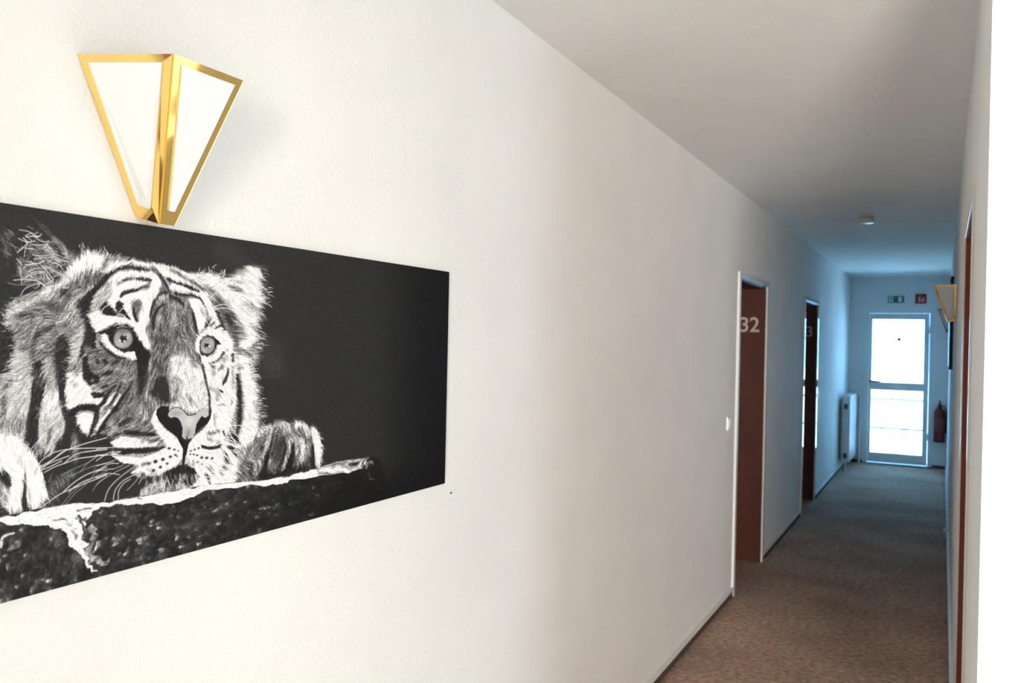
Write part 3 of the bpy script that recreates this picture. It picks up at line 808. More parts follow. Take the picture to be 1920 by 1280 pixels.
    ['S',0.93,[(355.9,315.2,4),(343.9,338.7,7.7),(330.2,352.7,9.2),(319.6,369.7,9.2)]],
    ['S',0.85,[(332.7,324.4,3.1),(348,310.2,2.5)]],
    ['S',0.1,[(347.8,298.1,4),(334,311,6.1),(324.9,327,7.6),(314.3,338.2,8.5),(311.6,358.7,10.1),(307.1,370.1,9.1)]],
    ['S',0.15,[(357.1,293.9,3.7),(349.6,311.8,4),(339.1,330.8,5.5),(331.5,339.3,2.8)]],
    ['S',0.08,[(378.9,291.8,2.8),(368.3,309.7,5.3),(356.2,325.9,7.4),(347.9,343.5,9.2),(335,359.1,8.6),(327.4,371.9,7.4)]],
    ['S',0.08,[(281.3,331.6,7.5),(295.4,334,10),(308,339.2,8.5)]],
    ['S',0.15,[(360.1,367.3,9.3),(372.5,362.2,9.3),(381.9,361.5,4.7)]],
    ['S',0.25,[(356.3,331.9,7.7),(368.5,317.4,4.7)]],
    ['S',0.25,[(391.1,357.6,7.8),(400.7,369.4,9.4)]],
    ['P',0.05,[(309.9,203.5),(330,195.7),(343.9,187.1),(365.8,186.4),(378.5,195.3),(386.6,209.8),(399.5,230),(410.6,236.3),(412.3,245.8),(401.7,259.8),(387.5,256.4),(381,240.8),(373.1,236.2),(354.4,239.2),(338.5,225.5),(330.3,207.6)]],
    ['P',0.97,[(315.4,207.9),(325.5,203.2),(330.3,210.6),(333.6,219.6),(344.8,230.1),(360.6,238.9),(380.9,235.9),(383.4,245.5),(386.7,251.7),(376.5,253.4),(367,246.9),(348.2,243.7),(334,234.6),(324.3,221.1)]],
    ['S',0.97,[(381.5,188.3,10.9),(392.8,206.6,12.5),(404.1,223.7,9.4),(405.8,230,6.3)]],
    ['S',0.1,[(314.1,218.2,4),(330.8,234.6,5.8),(346.7,245.5,4.9),(365.5,248.7,3.1)]],
    ['P',0.9,[(449.6,250.3),(458.9,244.8),(487.2,253.3),(503,264.5),(512.9,288.4),(519.7,319.3),(524.9,350.4),(514.1,352.9),(492.4,361.4),(479.7,353.3),(460.8,345.1),(451.5,344.4)]],
    ['S',0.6,[(456.7,291.1,14.4),(460.3,315.7,16),(460.6,332.1,11.2)]],
    ['S',0.35,[(454.3,330,9.6)]],
    ['S',0.6,[(482.3,323.7,8.1),(492,341,11.3)]],
    ['S',0.65,[(468.6,260.4,9.6)]],
    ['S',0.6,[(496.8,267.7,4.9),(485.7,255.8,6.4)]],
    ['P',0.93,[(509.2,257.9),(524.9,261.6),(552.5,237.8),(571.3,237.9),(578,262.8),(573.8,291.1),(573.2,340.6),(570.7,375.7),(549.6,417),(528.1,436.3),(499.9,432.2),(525.3,371),(524.7,336.7),(517.8,302.2)]],
    ['P',0.95,[(574.5,241.5),(596.6,252.5),(600.1,276),(606.7,298),(611.9,325.6),(615.7,362.5),(614.6,389.8),(618,406.7),(603,442.7),(562.5,441.6),(580.7,412.4),(589.4,377.8),(588.8,341.9),(581.6,287.8)]],
    ['S',0.5,[(578.1,268.2,6.7),(582.9,271.9,5)]],
    ['S',0.55,[(580.7,236.2,5),(590.1,238,5)]],
    ['S',0.5,[(610.8,351.1,5.1),(614.3,373.3,5.1)]],
    ['S',0.6,[(546.6,256.9,9.9),(552.8,250,6.6)]],
    ['S',0.62,[(528.2,272,8.2),(531.5,282.4,8.2)]],
    ['S',0.2,[(540.7,274.1,3.3),(546.8,268.2,4.3)]],
    ['S',0.35,[(526.5,267.6,2.3),(531.2,268.6,3.3)]],
    ['S',0.6,[(525.8,312.9,4.9),(538.4,320.6,6.6),(538.8,337.8,4.9)]],
    ['S',0.7,[(529.8,362.9,4.9),(534.9,382.3,6.6)]],
    ['S',0.1,[(574.5,287.6,4.7),(577.7,316.1,9),(580.3,341.2,9.4),(580.8,367.9,9.4),(578.8,394.4,8.4),(576,411.8,4.4)]],
    ['S',0.15,[(565.5,243.2,4.7),(566.2,259,3.7)]],
    ['S',0.15,[(557.9,272.9,2),(556.8,283.3,4.6),(552.1,297.1,6.3),(547.9,306.4,3.6)]],
    ['S',0.1,[(542.3,316.5,3.3),(546.6,321.1,4)]],
    ['S',0.3,[(543.7,349.5,5),(551.5,353.6,7.3),(551.7,364.1,6)]],
    ['S',0.15,[(566.1,340,1.2),(561.1,365.9,1.7),(555.3,388,2.3),(551,411.9,4)]],
    ['S',0.35,[(565.6,269.6,1.5),(566.8,290.7,1.5),(568.8,315.5,1.3)]],
    ['S',0.12,[(504.3,247.7,4.5),(509.7,268,3.6),(517.9,305.6,3.6),(523,328.1,3.6),(523.7,353.7,3.9),(523.8,370.8,4.6)]],
    ['P',0.96,[(503.4,201.6),(514.2,192.9),(542.3,192.1),(550.4,205.8),(557.1,230.2),(548,247.5),(537.3,256.9),(518.6,262.5),(507.7,262.3),(504.2,243.7),(495.5,236.9),(494.3,218.5)]],
    ['P',0.06,[(502.9,218.5),(509.8,206.9),(517.5,203.4),(526.9,205.9),(536.5,213.8),(544.4,222.4),(536.6,223.3),(532.9,233.6),(529.2,242.2),(518.3,248),(506.6,244.5),(503,236.9)]],
    ['S',0.1,[(521.7,261.9,1.3),(534.2,258.4,3),(543.4,249,4.6),(547.9,239.6,4.6)]],
    ['S',0.97,[(543,226.7,4.9),(541.6,238.8,6.6),(534,249.1,5.9),(518.5,254,4.9)]],
    ['S',0.75,[(527.7,244.7,1.6),(535.3,233.6,1.6)]],
    ['P',0.13,[(253.6,347.3),(275.5,348.9),(282.2,372.6),(296.6,387.1),(333.9,380.3),(336.5,506.7),(244.4,498.5),(210.1,498.7),(225.3,480),(218.4,453.9),(208.5,427.6),(198.8,409.9),(214.2,403.2),(233,407.9),(235.8,391.3),(251.1,378.5)]],
    ['P',0.1,[(181.6,341.1),(201.9,342.4),(205.6,369),(204.5,385.5),(198.6,404.3),(187.6,397.7),(177.9,383.2)]],
    ['P',0.62,[(100.3,336.2),(181.6,341.1),(177.9,383.2),(157.3,370.6),(132.2,364.6),(100.9,361)]],
    ['P',0.78,[(206.6,342.7),(247.3,345.5),(254.7,361.7),(248.8,378.3),(236.6,391.3),(235.3,405.3),(220.5,406.6),(207.7,390),(204.2,374.4)]],
    ['S',0.3,[(225.9,367.9,3.9),(223.1,381.7,5.9),(220.2,389.8,5.9)]],
    ['P',0.95,[(273.9,347.4),(306.7,349.7),(298.1,386.5),(288.6,377.6),(277.3,362.1)]],
    ['S',0.92,[(324,358.5,7.7),(311.9,373.8,7.6)]],
    ['S',0.12,[(311.5,356,9.1),(302.6,377.4,6.1),(298.1,387.2,4.6)]],
    ['S',0.45,[(271.5,381.8,9),(273.4,397.9,13.6),(275.4,418.3,9.1)]],
    ['S',0.55,[(327.7,384.2,7.7),(315.3,388.9,4.6)]],
    ['S',0.33,[(228.2,472,17.9),(246.6,457.7,22.5),(266.7,448.9,13.6)]],
    ['S',0.25,[(236.3,487.3,15)]],
    ['S',0.25,[(313.3,443.5,12.3),(325.7,436.2,9.2)]],
    ['P',0.13,[(312.4,381.5),(343.6,384.5),(348.6,398.7),(344.1,407.2),(341.3,425),(365.1,441.8),(394.8,447.5),(376.4,460.3),(401.6,476.7),(396,507),(315,505.5)]],
    ['P',0.4,[(325.4,333.5),(423.9,340.4),(418.3,371.7),(425,396.2),(400.1,398.1),(343.8,395.1),(321.7,382.4),(327.8,375.5)]],
    ['S',0.55,[(399.1,348,12.5),(408.9,370.8,9.4)]],
    ['S',0.6,[(340.1,366.1,10.8),(346.6,377.3,10.8),(334.2,383.6,6.1)]],
    ['S',0.5,[(380.9,375.9,10.9),(363.8,377.4,7.8)]],
    ['S',0.93,[(336.5,343.3,6.1),(326,363.4,9.2),(316.9,374.5,7.6)]],
    ['S',0.1,[(348.9,339.6,9.3),(332.1,356.5,6.1),(323.1,372.1,9.2),(315.5,380.3,4.6)]],
    ['S',0.15,[(357.4,369.2,7.7),(374.3,359.9,7.8)]],
    ['S',0.25,[(404.2,371.9,9.4)]],
    ['S',0.11,[(367,383.8,7.8),(393.7,389.9,9.1),(421.9,395,6.3)]],
    ['S',0.25,[(348.3,386.5,6.2),(356.1,385.8,4.6)]],
    ['P',0.93,[(338.5,399.8),(359.4,391.4),(387.6,397.5),(415.9,409.4),(431.5,408.1),(425.4,416.9),(412.9,417),(381.7,417),(348.1,410)]],
    ['S',0.3,[(412.7,406.7,5.7),(428.3,404.5,7)]],
    ['S',0.6,[(400.2,404.4,6.3)]],
    ['S',0.08,[(347.4,415.2,7.7),(363.1,419.3,11.8),(388.1,421.7,10.3),(413.1,423.3,10.1),(441.1,422.2,4.1)]],
    ['P',0.96,[(342.1,425.1),(364.8,428.7),(397.7,435.4),(422.6,430.9),(445.8,421.1),(432.9,401.9),(420,379.8),(414.3,368.1),(419.5,352.7),(427.2,348.6),(427.6,369.4),(442,387.6),(462.6,404.6),(475.6,430.1),(474.4,449.7),(463.7,460.3),(442,468.2),(423.5,478.7),(407.7,466.7),(379.5,461.5),(394.9,452.2),(365.1,441.8)]],
    ['S',0.35,[(401.1,448.4,4.7),(413.6,448.6,3.8)]],
    ['S',0.7,[(423.3,470.8,8),(410.6,459.3,4.7)]],
    ['S',0.14,[(365.1,443.3,3.1),(383.9,449,6.3),(373.1,455.2,6.2)]],
    ['P',0.13,[(398.2,462.1),(410.9,473.5),(437.5,474.7),(434.5,485.4),(414.3,486.7),(398.9,495)]],
    ['S',0.45,[(403,469.1,4.7),(407.8,474.6,3.2)]],
    ['P',0.62,[(394.4,506),(408.2,495.1),(426.8,488.9),(448.7,492.8),(501.9,502.7),(516.1,514),(442.9,515.1)]],
    ['P',0.09,[(459.1,464.5),(477.7,458.4),(490.2,463),(506,474.9),(498.4,485.3),(501.9,502.7),(487.9,506.7),(470.5,493.5),(448.8,497.6),(444.3,506.5),(442.4,486.8),(434.4,475.8),(446.7,468.1)]],
    ['S',0.6,[(455.2,505.3,6.4),(470.7,501.7,6.5),(480.2,511.8,8.1)]],
    ['S',0.2,[(459.6,489.8,8.1),(458.3,505.9,2.3)]],
    ['S',0.5,[(479.7,481.9,6.5),(470.5,491.8,4.9)]],
    ['S',0.15,[(427,500.1,2.2),(433.1,493.2,2.2)]],
    ['P',0.95,[(480.3,434),(487.8,418.5),(503.1,402),(521.6,390.7),(527.3,358.8),(531.8,349),(570.9,352.4),(562.4,404.3),(550.2,420.2),(572.5,441),(580.8,469.1),(577,518.1),(511,492.7),(495,469.6),(478.5,458.6)]],
    ['P',0.95,[(500.3,499),(515.5,483.3),(539.3,501.5),(576.9,512.8),(576.2,518.8),(486.5,512.2)]],
    ['S',0.75,[(482.1,447.6,6.5),(487.1,460,9.8)]],
    ['S',0.7,[(494.9,462.9,9.8)]],
    ['S',0.1,[(511.4,430.1,4.9),(525.6,435.1,6.6),(541.2,434.8,6.6),(548.1,432.1,3)]],
    ['S',0.3,[(523.4,404.9,3.6),(531.3,405.5,5.3),(542.1,401.8,3.3)]],
    ['S',0.4,[(525.2,416.7,4.3),(531.5,421,4)]],
    ['S',0.5,[(541,425.8,5)]],
    ['S',0.6,[(533.7,369.8,2.6),(535.7,390.6,2.6)]],
    ['P',0.1,[(561.8,409.5),(578.2,414.4),(582.5,435.5),(572.4,436.6),(562.8,422)]],
    ['P',0.08,[(556.7,431.6),(572.4,439.3),(571,448.8),(560,440.8)]],
    ['P',0.12,[(550.7,444.6),(557,449.1),(566.7,468.3),(565.3,476.9),(555.9,471.7)]],
    ['S',0.15,[(571.1,451.4,4.4),(577.5,463.2,3.4)]],
    ['S',0.2,[(552.8,476.4,4.3),(557.6,484.2,3.3)]],
    ['S',0.2,[(526.3,475,3.3),(532.8,486.5,3.3)]],
    ['S',0.12,[(518.7,487.3,4.9),(525.2,497.1,5),(525.3,507.3,2.6)]],
    ['S',0.3,[(545.2,485.4,2.7),(550.1,496.7,2.7)]],
    ['S',0.15,[(549.9,402.7,2.7),(553.2,411.9,2.7)]],
    ['P',0.98,[(85.4,365.1),(132.2,364.6),(157.3,370.6),(173.1,380),(187.5,395),(200.4,412.8),(211.8,433.5),(216.8,450.9),(221.9,471.1),(225.6,481.5),(213.1,492.2),(197.6,497.4),(189.7,491.3),(175.8,499.5),(155.5,495),(88.4,492.4)]],
    ['P',0.12,[(86.8,427.4),(133.6,427.2),(144.5,426.4),(152.6,437.4),(154.8,452.5),(149.1,456.5),(134,441.9),(87.1,439)]],
    ['P',0.5,[(87.1,439),(134,441.2),(153,457),(150.2,469.4),(147.3,481),(134.8,477.9),(88,476.7)]],
    ['S',0.85,[(143.8,460.5,7.3),(137.8,471.7,5.8)]],
    ['S',0.13,[(180.6,436.7,2.7),(181.1,457.2,5.3),(179.7,478.9,9.7),(183.5,495.2,11.2)]],
    ['P',0.1,[(87.9,474.1),(134.8,477.9),(153.9,494.1),(174.3,499.9),(135.3,500),(88.6,500.2)]],
    ['S',0.45,[(200.1,435.6,3.8)]],
    ['S',0.75,[(164.4,406.3,2.9),(175.7,423.8,2.9)]],
    ['S',0.8,[(191,480.5,5.9),(187.5,463.6,3.8)]],
    ['P',0.42,[(577.5,515.4),(578.8,499.7),(593.8,466.8),(601.1,439.2),(613.2,419.2),(628.6,403),(642.6,402.1),(650.2,392.4),(659.6,391.8),(678.5,402.3),(687.7,396.5),(700.3,403.5),(711.5,419.9),(720.8,414.8),(728.9,433.8),(735.6,463.2),(737.1,487.7),(733.7,521.2),(720.9,518.1),(683.5,519.9),(644.6,522.2),(608.8,522.7)]],
    ['S',0.9,[(614.9,423.1,5.1),(627.1,409.3,10.3),(639.6,408.2,8.6)]],
    ['S',0.8,[(653.5,400.8,12.1),(666.1,406.3,12.2),(675.7,423,8.8)]],
    ['S',0.9,[(687.9,405.6,11.6),(702,413.5,11.7),(710.2,434.5,7.8)]],
    ['P',0.95,[(713.8,419.3),(720.8,415.4),(728.9,434.8),(735.9,463.2),(736.8,487.7),(733.1,521.5),(724.7,511),(721.7,470.4),(716.8,439.6)]],
    ['S',0.75,[(639.8,419.4,5.2),(635.5,441.1,6.9),(626.5,465.4,5.2),(617.4,478.4,3.8),(609.1,496.9,4.5)]],
    ['S',0.7,[(675.9,436.5,8.8),(674.7,457.4,8.8),(670.4,481.5,6.3),(661.5,504.3,5.3)]],
    ['S',0.92,[(697.9,448.1,10.7),(700.7,472.1,8.2),(697.1,494.8,6.4)]],
    ['S',0.8,[(685.2,434.2,7.1),(688,457.9,6.4),(689.3,471.8,7.1)]],
    ['S',0.7,[(709,458,5.4),(710.9,478.1,3.6)]],
    ['S',0.7,[(604.6,457.9,6.8),(598.8,482.1,5.1)]],
    ['S',0.5,[(611.3,486.4,8.6)]],
    ['S',0.08,[(644.7,415.5,3.1),(641.6,438.4,4.5),(636.1,463.5,7.3),(631.6,490.5,9.7),(625.8,515.1,11.4)]],
    ['S',0.24,[(657.2,437.2,19.1),(654.4,457.5,22.6),(651.7,477.7,19.2)]],
    ['S',0.1,[(667.4,442.7,4.5),(667,461.7,4.9),(662,487.3,6.3),(655.2,504.8,10.5)]],
    ['S',0.07,[(683.1,449.3,5.3),(681.2,472.1,8.1),(676.9,494.3,11.6),(674,511,10.6)]],
    ['S',0.07,[(718.4,459.8,4.7),(718.3,483.7,7.9),(719.2,507.7,7.9)]],
    ['S',0.2,[(706.6,500.9,10),(699,512.9,7.1)]],
    ['S',0.2,[(692.7,462.7,3.2),(693.4,455.1,2.5)]],
    ['S',0.15,[(625.4,446.8,5.8),(618.6,460.3,4.1)]],
    ['S',0.08,[(603.4,479.4,5.1),(603,504.7,7.9)]],
    ['S',0.3,[(592.9,502.6,6.8)]],
    ['P',0.07,[(625.6,502.2),(652.3,512.7),(683.2,501.5),(723.9,512.8),(727.2,521.6),(683.6,521.3),(636.8,522.2),(605.7,521.2)]],
    ['S',0.4,[(642.7,502.1,5.2),(648.9,499.7,5.2)]],
    ['S',0.45,[(694.1,502,4.6)]]],
  "crisp": [
    ['E',0.3,(359.3,213.6,18.8,18.3,1)],
    ['E',0.6,(359.3,214,16.9,16.5,1)],
    ['E',0.7,(354,221.7,9.4,6.8,3)],
    ['E',0.72,(366.2,207.1,6.3,6.1,3)],
    ['E',0.45,(359,199.6,12.5,4,3)],
    ['E',0.08,(360.1,213,6.6,7.3,1)],
    ['E',0.95,(353.6,216.4,1.9,1.5,1)],
    ['E',0.97,(362.1,217.8,2.3,1.7,1)],
    ['E',0.9,(360.8,207.5,2.2,1.4,1)],
    ['E',0.8,(367.1,212,2.2,1.5,1)],
    ['E',0.1,(359.3,212.5,3.1,4,1)],
    ['L',0.9,[(340.9,190.9,1.1),(348.6,187.7,1.1),(359.6,188.9,1.1)]],
    ['L',0.85,[(347.2,193.8,1.1),(356.5,191.3,1.1),(365.9,191.8,1.1)]],
    ['L',0.7,[(308.3,203.5,0.9),(310,210.9,0.9),(314.8,216.8,0.9)]],
    ['E',0.3,(517.9,224.4,14.1,18.3,1)],
    ['E',0.6,(517.6,225.1,12.5,16.5,1)],
    ['E',0.7,(511.8,233.6,5.6,6.1,3)],
    ['E',0.7,(525.6,219.9,4.1,7.5,3)],
    ['E',0.08,(516.1,226,4.4,5.8,1)],
    ['E',0.97,(521.1,226.8,2,1.9,1)],
    ['E',0.95,(516.1,229.7,1.6,1.7,1)],
    ['E',0.8,(517,220,1.4,1.2,1)],
    ['G',0.04,[(425.3,347.6),(433.3,341.1),(448.9,343.9),(446.2,361.4),(452.5,366),(461.8,364.5),(469.8,371.8),(475.1,387.1),(473.9,405.5),(478.6,411.5),(492.3,408.2),(497.2,401.3),(500.4,379.9),(509.5,367.3),(522.8,368.7),(526.4,351.9),(528.1,358.9),(526,374.1),(520.7,384.6),(506.1,397.4),(496.9,404.6),(484.8,423.1),(478.4,453.6),(475.2,449.8),(475.9,430.1),(463.4,404.2),(442.7,385.6),(429.5,369.5),(423.9,356.3)]],
    ['G',0.76,[(446.1,356.6),(452.2,349),(463.1,346.9),(472.5,351),(477.3,357.7),(483.7,363.2),(497.7,362.9),(505.4,357.2),(513.1,352),(521.7,353.2),(522.7,367),(516.9,372.5),(509,367.6),(499.6,383.2),(496.8,399.6),(493.9,410.1),(484.6,410.6),(478.3,409.3),(473.5,405.4),(474.3,388.7),(470.2,375.1),(465,367.2),(457.1,364),(449.4,365.3)]],
    ['E',0.64,(484.4,399.8,7.8,10,5)],
    ['E',0.84,(487,375.2,7.8,8.3,5)],
    ['E',0.62,(461.7,357.9,9.4,4.3,4)],
    ['L',0.1,[(446.1,356.6,1.3),(452.2,349,1.3),(463,346.6,1.3),(472.5,350.7,1.3),(480.5,360.9,1.3)]],
    ['L',0.12,[(482.1,362.7,2.1),(488.4,364,2.1),(498.5,362.6,2.1)]],
    ['L',0.3,[(485.8,395,1),(484.4,403.1,1),(482.2,410.3,1)]],
    ['L',0.12,[(482.6,406.2,2.3),(482.2,412,2.3)]],
    ['L',0.4,[(499.2,362.2,0.8),(505.4,356.8,0.8),(513.1,351.6,0.8)]],
    ['G',0.3,[(496.9,403),(507.6,392.5),(516.9,386.8),(510.8,396.2),(500,404.2)]],
    ['L',0.05,[(483.4,416.2,7.5),(481,427.5,7.4),(478.9,440.5,7.4)]],
    ['L',0.06,[(478.6,440.4,4.9),(476.9,458.3,4.9)]],
    ['E',0.12,(449.7,424.9,2.7,2.3,1.2)],
    ['E',0.12,(459.2,428.6,2,1.8,1.2)],
    ['E',0.12,(467,432.2,1.4,1.3,1.2)],
    ['E',0.12,(461.7,439.3,2.2,1.9,1.2)],
    ['E',0.12,(452.4,441.5,2.7,2.4,1.2)],
    ['E',0.12,(464.9,442.7,1.4,1.3,1.2)],
    ['E',0.12,(438.4,444.6,3.3,2.9,1.2)],
    ['E',0.12,(424.4,446.7,3.8,3.3,1.2)],
    ['E',0.12,(446.4,453.9,2.3,2.1,1.2)],
    ['E',0.12,(434,458.9,2.8,2.5,1.2)],
    ['E',0.12,(420.9,463.2,3.1,2.7,1.2)],
    ['E',0.12,(411.7,448.4,2.2,1.9,1.2)],
    ['E',0.15,(490.5,435.5,1.7,1.6,1.2)],
    ['E',0.15,(497.5,434,1.9,1.7,1.2)],
    ['E',0.15,(504.9,432.1,2,1.9,1.2)],
    ['E',0.15,(489.8,442.1,1.6,1.4,1.2)],
    ['E',0.15,(496.1,443.4,1.7,1.6,1.2)],
    ['E',0.15,(502.4,446,1.9,1.7,1.2)],
    ['E',0.15,(511.1,452.1,2.7,2.5,1.2)],
    ['E',0.15,(520.5,454.4,2.8,2.6,1.2)],
    ['E',0.15,(530.6,456.9,2.3,2.2,1.2)],
    ['E',0.15,(503.4,460.1,1.6,1.4,1.2)],
    ['E',0.15,(495.5,455.5,0.9,0.9,1.2)],
    ['E',0.15,(512.1,465.8,1.3,1.2,1.2)],
    ['L',0.93,[(205.3,423,1.3),(217.6,413.3,1.3),(239.2,405.7,1.3),(273.5,404.4,1.4),(332.9,409.4,1.4)]],
    ['L',0.93,[(208.5,427.6,1.3),(233.3,417.8,1.3),(251.7,407.1,1.4),(289,398,1.4),(332.5,391.4,1.4)]],
    ['L',0.93,[(210.1,429.1,1.3),(233.3,422,1.3),(262.8,415.4,1.4)]],
    ['L',0.93,[(211.8,433.5,1.3),(227.3,429.8,1.3),(248.9,422.4,1.4)]],
    ['L',0.93,[(216.5,438.3,1.3),(233.6,431.9,1.3),(258.4,426.4,1.4),(283.3,422.1,1.4),(333.2,422.2,1.4)]],
    ['L',0.93,[(211.7,432.1,1.3),(227.1,421.3,1.3),(254.8,406,1.4)]],
    ['L',0.93,[(253.7,427.3,1.4),(267.6,417.4,1.4),(286.2,412.3,1.4),(333,412.4,1.4)]],
    ['L',0.93,[(189.2,399.3,1.3),(199.8,387.9,1.3),(218.2,371.4,1.3)]],
    ['L',0.93,[(194,405.2,1.3),(199.9,393.4,1.3),(213.6,376.6,1.3)]],
    ['L',0.93,[(210.1,497.3,1.3),(244,480,1.4),(275,471.7,1.4),(333.9,458.3,1.4)]],
    ['L',0.93,[(253.2,475.7,1.4),(274.7,461.6,1.4),(297.9,451.7,1.4),(333.6,444,1.4)]],
    ['L',0.93,[(264.2,477.3,1.4),(284.2,465.8,1.4),(305.9,460.2,1.4),(333.9,456.8,1.4)]],
    ['L',0.62,[(250.6,498.1,1.1),(265.9,483.3,1.1),(290.4,466.8,1.1),(333.8,450.8,1.1)]],
    ['L',0.62,[(258.4,497.9,1.1),(275.2,481.9,1.1),(296.7,467.7,1.1),(315,446.7,1.1)]],
    ['L',0.62,[(265.2,451.6,1.1),(280.7,446.5,1.1),(305.5,439.5,1.1),(333.5,437.2,1.1)]],
    ['L',0.62,[(307.9,482.6,1.1),(318.6,469.5,1.1),(334,461.3,1.1)]],
    ['L',0.62,[(249.5,446.7,1.1),(274.2,438.4,1.1),(299.1,431.3,1.1),(314.5,422.9,1.1)]],
    ['L',0.62,[(262.7,481.4,1.1),(273.3,468.6,1.1)]],
    ['L',0.62,[(283.8,445.4,1.1),(297.5,432.6,1.1),(314.5,422.9,1.1),(333.1,419.2,1.1)]],
    ['L',0.62,[(224.7,456.1,1),(230.7,442.8,1)]],
    ['L',0.93,[(313.4,430.5,1.2),(338.1,418.6,1.2),(358.4,419.5,1.2)]],
    ['L',0.93,[(313.6,439.4,1.2),(346.2,434.7,1.2)]],
    ['L',0.93,[(313.8,451.3,1.2),(335.4,439.3,1.2),(355.7,440.5,1.2)]],
    ['L',0.93,[(314,461.7,1.2),(334.2,455.6,1.2),(357.7,461.3,1.2)]],
    ['L',0.93,[(312.9,409.7,1.2),(344.1,409.5,1.2)]],
    ['L',0.93,[(313.2,420.1,1.2),(341.3,422.7,1.2),(358.4,419.5,1.2)]],
    ['L',0.93,[(313.8,448.3,1.2),(345,448.9,1.2)]],
    ['L',0.7,[(330.5,504.5,2),(337.9,484.7,2),(357.8,466.7,2),(391.7,447,2)]],
    ['L',0.7,[(346.9,505.9,2),(350.4,488.3,2),(364.2,473.8,2),(387.4,465.1,2)]],
    ['L',0.7,[(356.3,506,2),(356.7,490.9,2),(365.8,478.6,2),(378.2,472.9,2)]],
    ['L',0.72,[(372.3,492,1.3),(387.7,479.1,1.3),(398.2,462.1,1.3)]],
    ['L',0.72,[(314.3,473.6,1.2),(334.3,461.6,1.2),(376.1,446.4,1.3)]],
    ['L',0.72,[(371.1,428.8,1.2),(383.5,425,1.3)]],
    ['L',0.72,[(345,449.6,1.2),(363.6,445.4,1.2)]],
    ['L',0.72,[(402,497.2,1.3),(423.8,491.5,1.3),(436.2,490.5,1.3)]],
    ['L',0.72,[(414.7,507.3,1.3),(433.2,494.8,1.3)]],
    ['L',0.97,[(547.4,433.7,1.5),(564.8,450.4,1.5),(579.2,467,1.5)]],
    ['L',0.97,[(553.3,418.9,1.5),(572.3,430.4,1.5),(583.5,446.4,1.5)]],
    ['L',0.97,[(547,415.4,1.5),(565.8,419.8,1.5),(580.1,434.3,1.5)]],
    ['L',0.97,[(541.4,448.4,1.5),(560.3,460.2,1.5),(574.7,478.6,1.5)]],
    ['L',0.97,[(538.5,460,1.5),(554.3,473.1,1.5),(568.6,488.1,1.5)]],
    ['L',0.97,[(523.1,471.1,1.5),(535.9,487.1,1.5),(551.7,502.3,1.5)]],
    ['L',0.97,[(546.7,397.1,1.5),(568.5,393.7,1.5),(593.5,397.7,1.5)]],
    ['L',0.97,[(547.3,429.3,1.5),(564.5,431,1.5),(581.8,438.1,1.5)]],
    ['L',0.97,[(550.7,444.6,1.5),(560.4,463.7,1.5),(566.9,478.9,1.5)]],
    ['L',0.97,[(556.9,445.6,1.5),(566.6,464.8,1.5)]],
    ['L',0.97,[(562.5,409.6,1.5),(572.2,428.6,1.5),(575.5,438,1.5)]],
    ['L',0.97,[(530.9,469,1.5),(545.3,492.3,1.5),(550.3,507.2,1.5)]],
    ['L',0.97,[(517.1,481.9,1.5),(531.2,486.2,1.5)]],
    ['L',0.97,[(507.8,487,1.5),(526.7,495.6,1.5)]],
    ['L',0.97,[(504.8,493.2,1.5),(529.9,503.1,1.5)]],
    ['L',0.97,[(571.9,410.9,1.5),(583.1,424.9,1.5),(595.7,434,1.5)]],
    ['L',0.97,[(522.8,151.8,1.3),(535.2,142.8,1.3),(550.8,139.7,1.3),(566.6,150.9,1.3)]],
    ['L',0.97,[(526,153.3,1.3),(541.5,147.2,1.3),(557.2,148,1.3),(568.2,153.5,1.3)]],
    ['L',0.97,[(522.4,128,1.3),(528.5,118.9,1.3),(534.7,116.7,1.3)]],
    ['L',0.95,[(317.7,166.9,1.2),(323,157.7,1.2),(331.5,152.9,1.2)]],
    ['L',0.95,[(346.2,145.3,1.2),(352.4,143.4,1.2),(357.2,147,1.2)]],
    ['L',0.95,[(351.3,165.5,1.2),(355.9,159.2,1.2),(360.5,158.2,1.2)]],
    ['L',0.95,[(367.3,107.4,1.2),(373.5,105.3,1.2),(376.7,107.4,1.2)]],
    ['L',0.9,[(160.7,39.3,1.2),(181.1,41.1,1.2),(195.4,51.2,1.2)]],
    ['L',0.9,[(171.9,48.3,1.2),(184.2,41.5,1.2)]],
    ['L',0.9,[(209.7,60.8,1.2),(219.4,71,1.2),(235.2,79.3,1.2),(255.6,83.1,1.2)]],
    ['L',0.9,[(186.6,77.5,1.2),(203.9,78,1.2),(219.4,73.8,1.2)]],
    ['L',0.9,[(189.9,84.1,1.2),(210.2,80.2,1.2),(225.8,77.4,1.2)]],
    ['L',0.9,[(171.3,94.5,1.2),(196.3,91.1,1.2),(210.3,84.4,1.2)]],
    ['L',0.9,[(202.6,93.3,1.2),(226.3,99.8,1.2),(245.3,109.6,1.2)]],
    ['L',0.9,[(169.9,101.3,1.2),(177.6,95.3,1.2),(194.8,91.2,1.2)]],
    ['L',0.9,[(163.6,99.1,1.2),(165.5,112.5,1.2),(167.4,127.3,1.2)]],
    ['L',0.9,[(151.6,121.5,1.2),(173.5,118.7,1.2),(201.7,121,1.2),(214.4,131.3,1.2)]],
    ['L',0.9,[(166.2,144.9,1.2),(173.8,133.7,1.2),(192.4,125.7,1.2),(204.9,123.6,1.2)]],
    ['L',0.9,[(208,124.8,1.2),(220.8,135.1,1.2)]],
    ['L',0.9,[(158.4,75.3,1.2),(167.6,69,1.2),(176.8,58.6,1.2)]],
    ['L',0.9,[(157.1,86.2,1.2),(165.1,93.6,1.2)]],
    ['L',0.9,[(176.7,55.9,1.2),(172.4,71.3,1.2),(171.1,82.3,1.2)]],
    ['L',0.9,[(195.4,51.2,1.2),(206.5,54.2,1.2),(217.4,51.7,1.2)]],
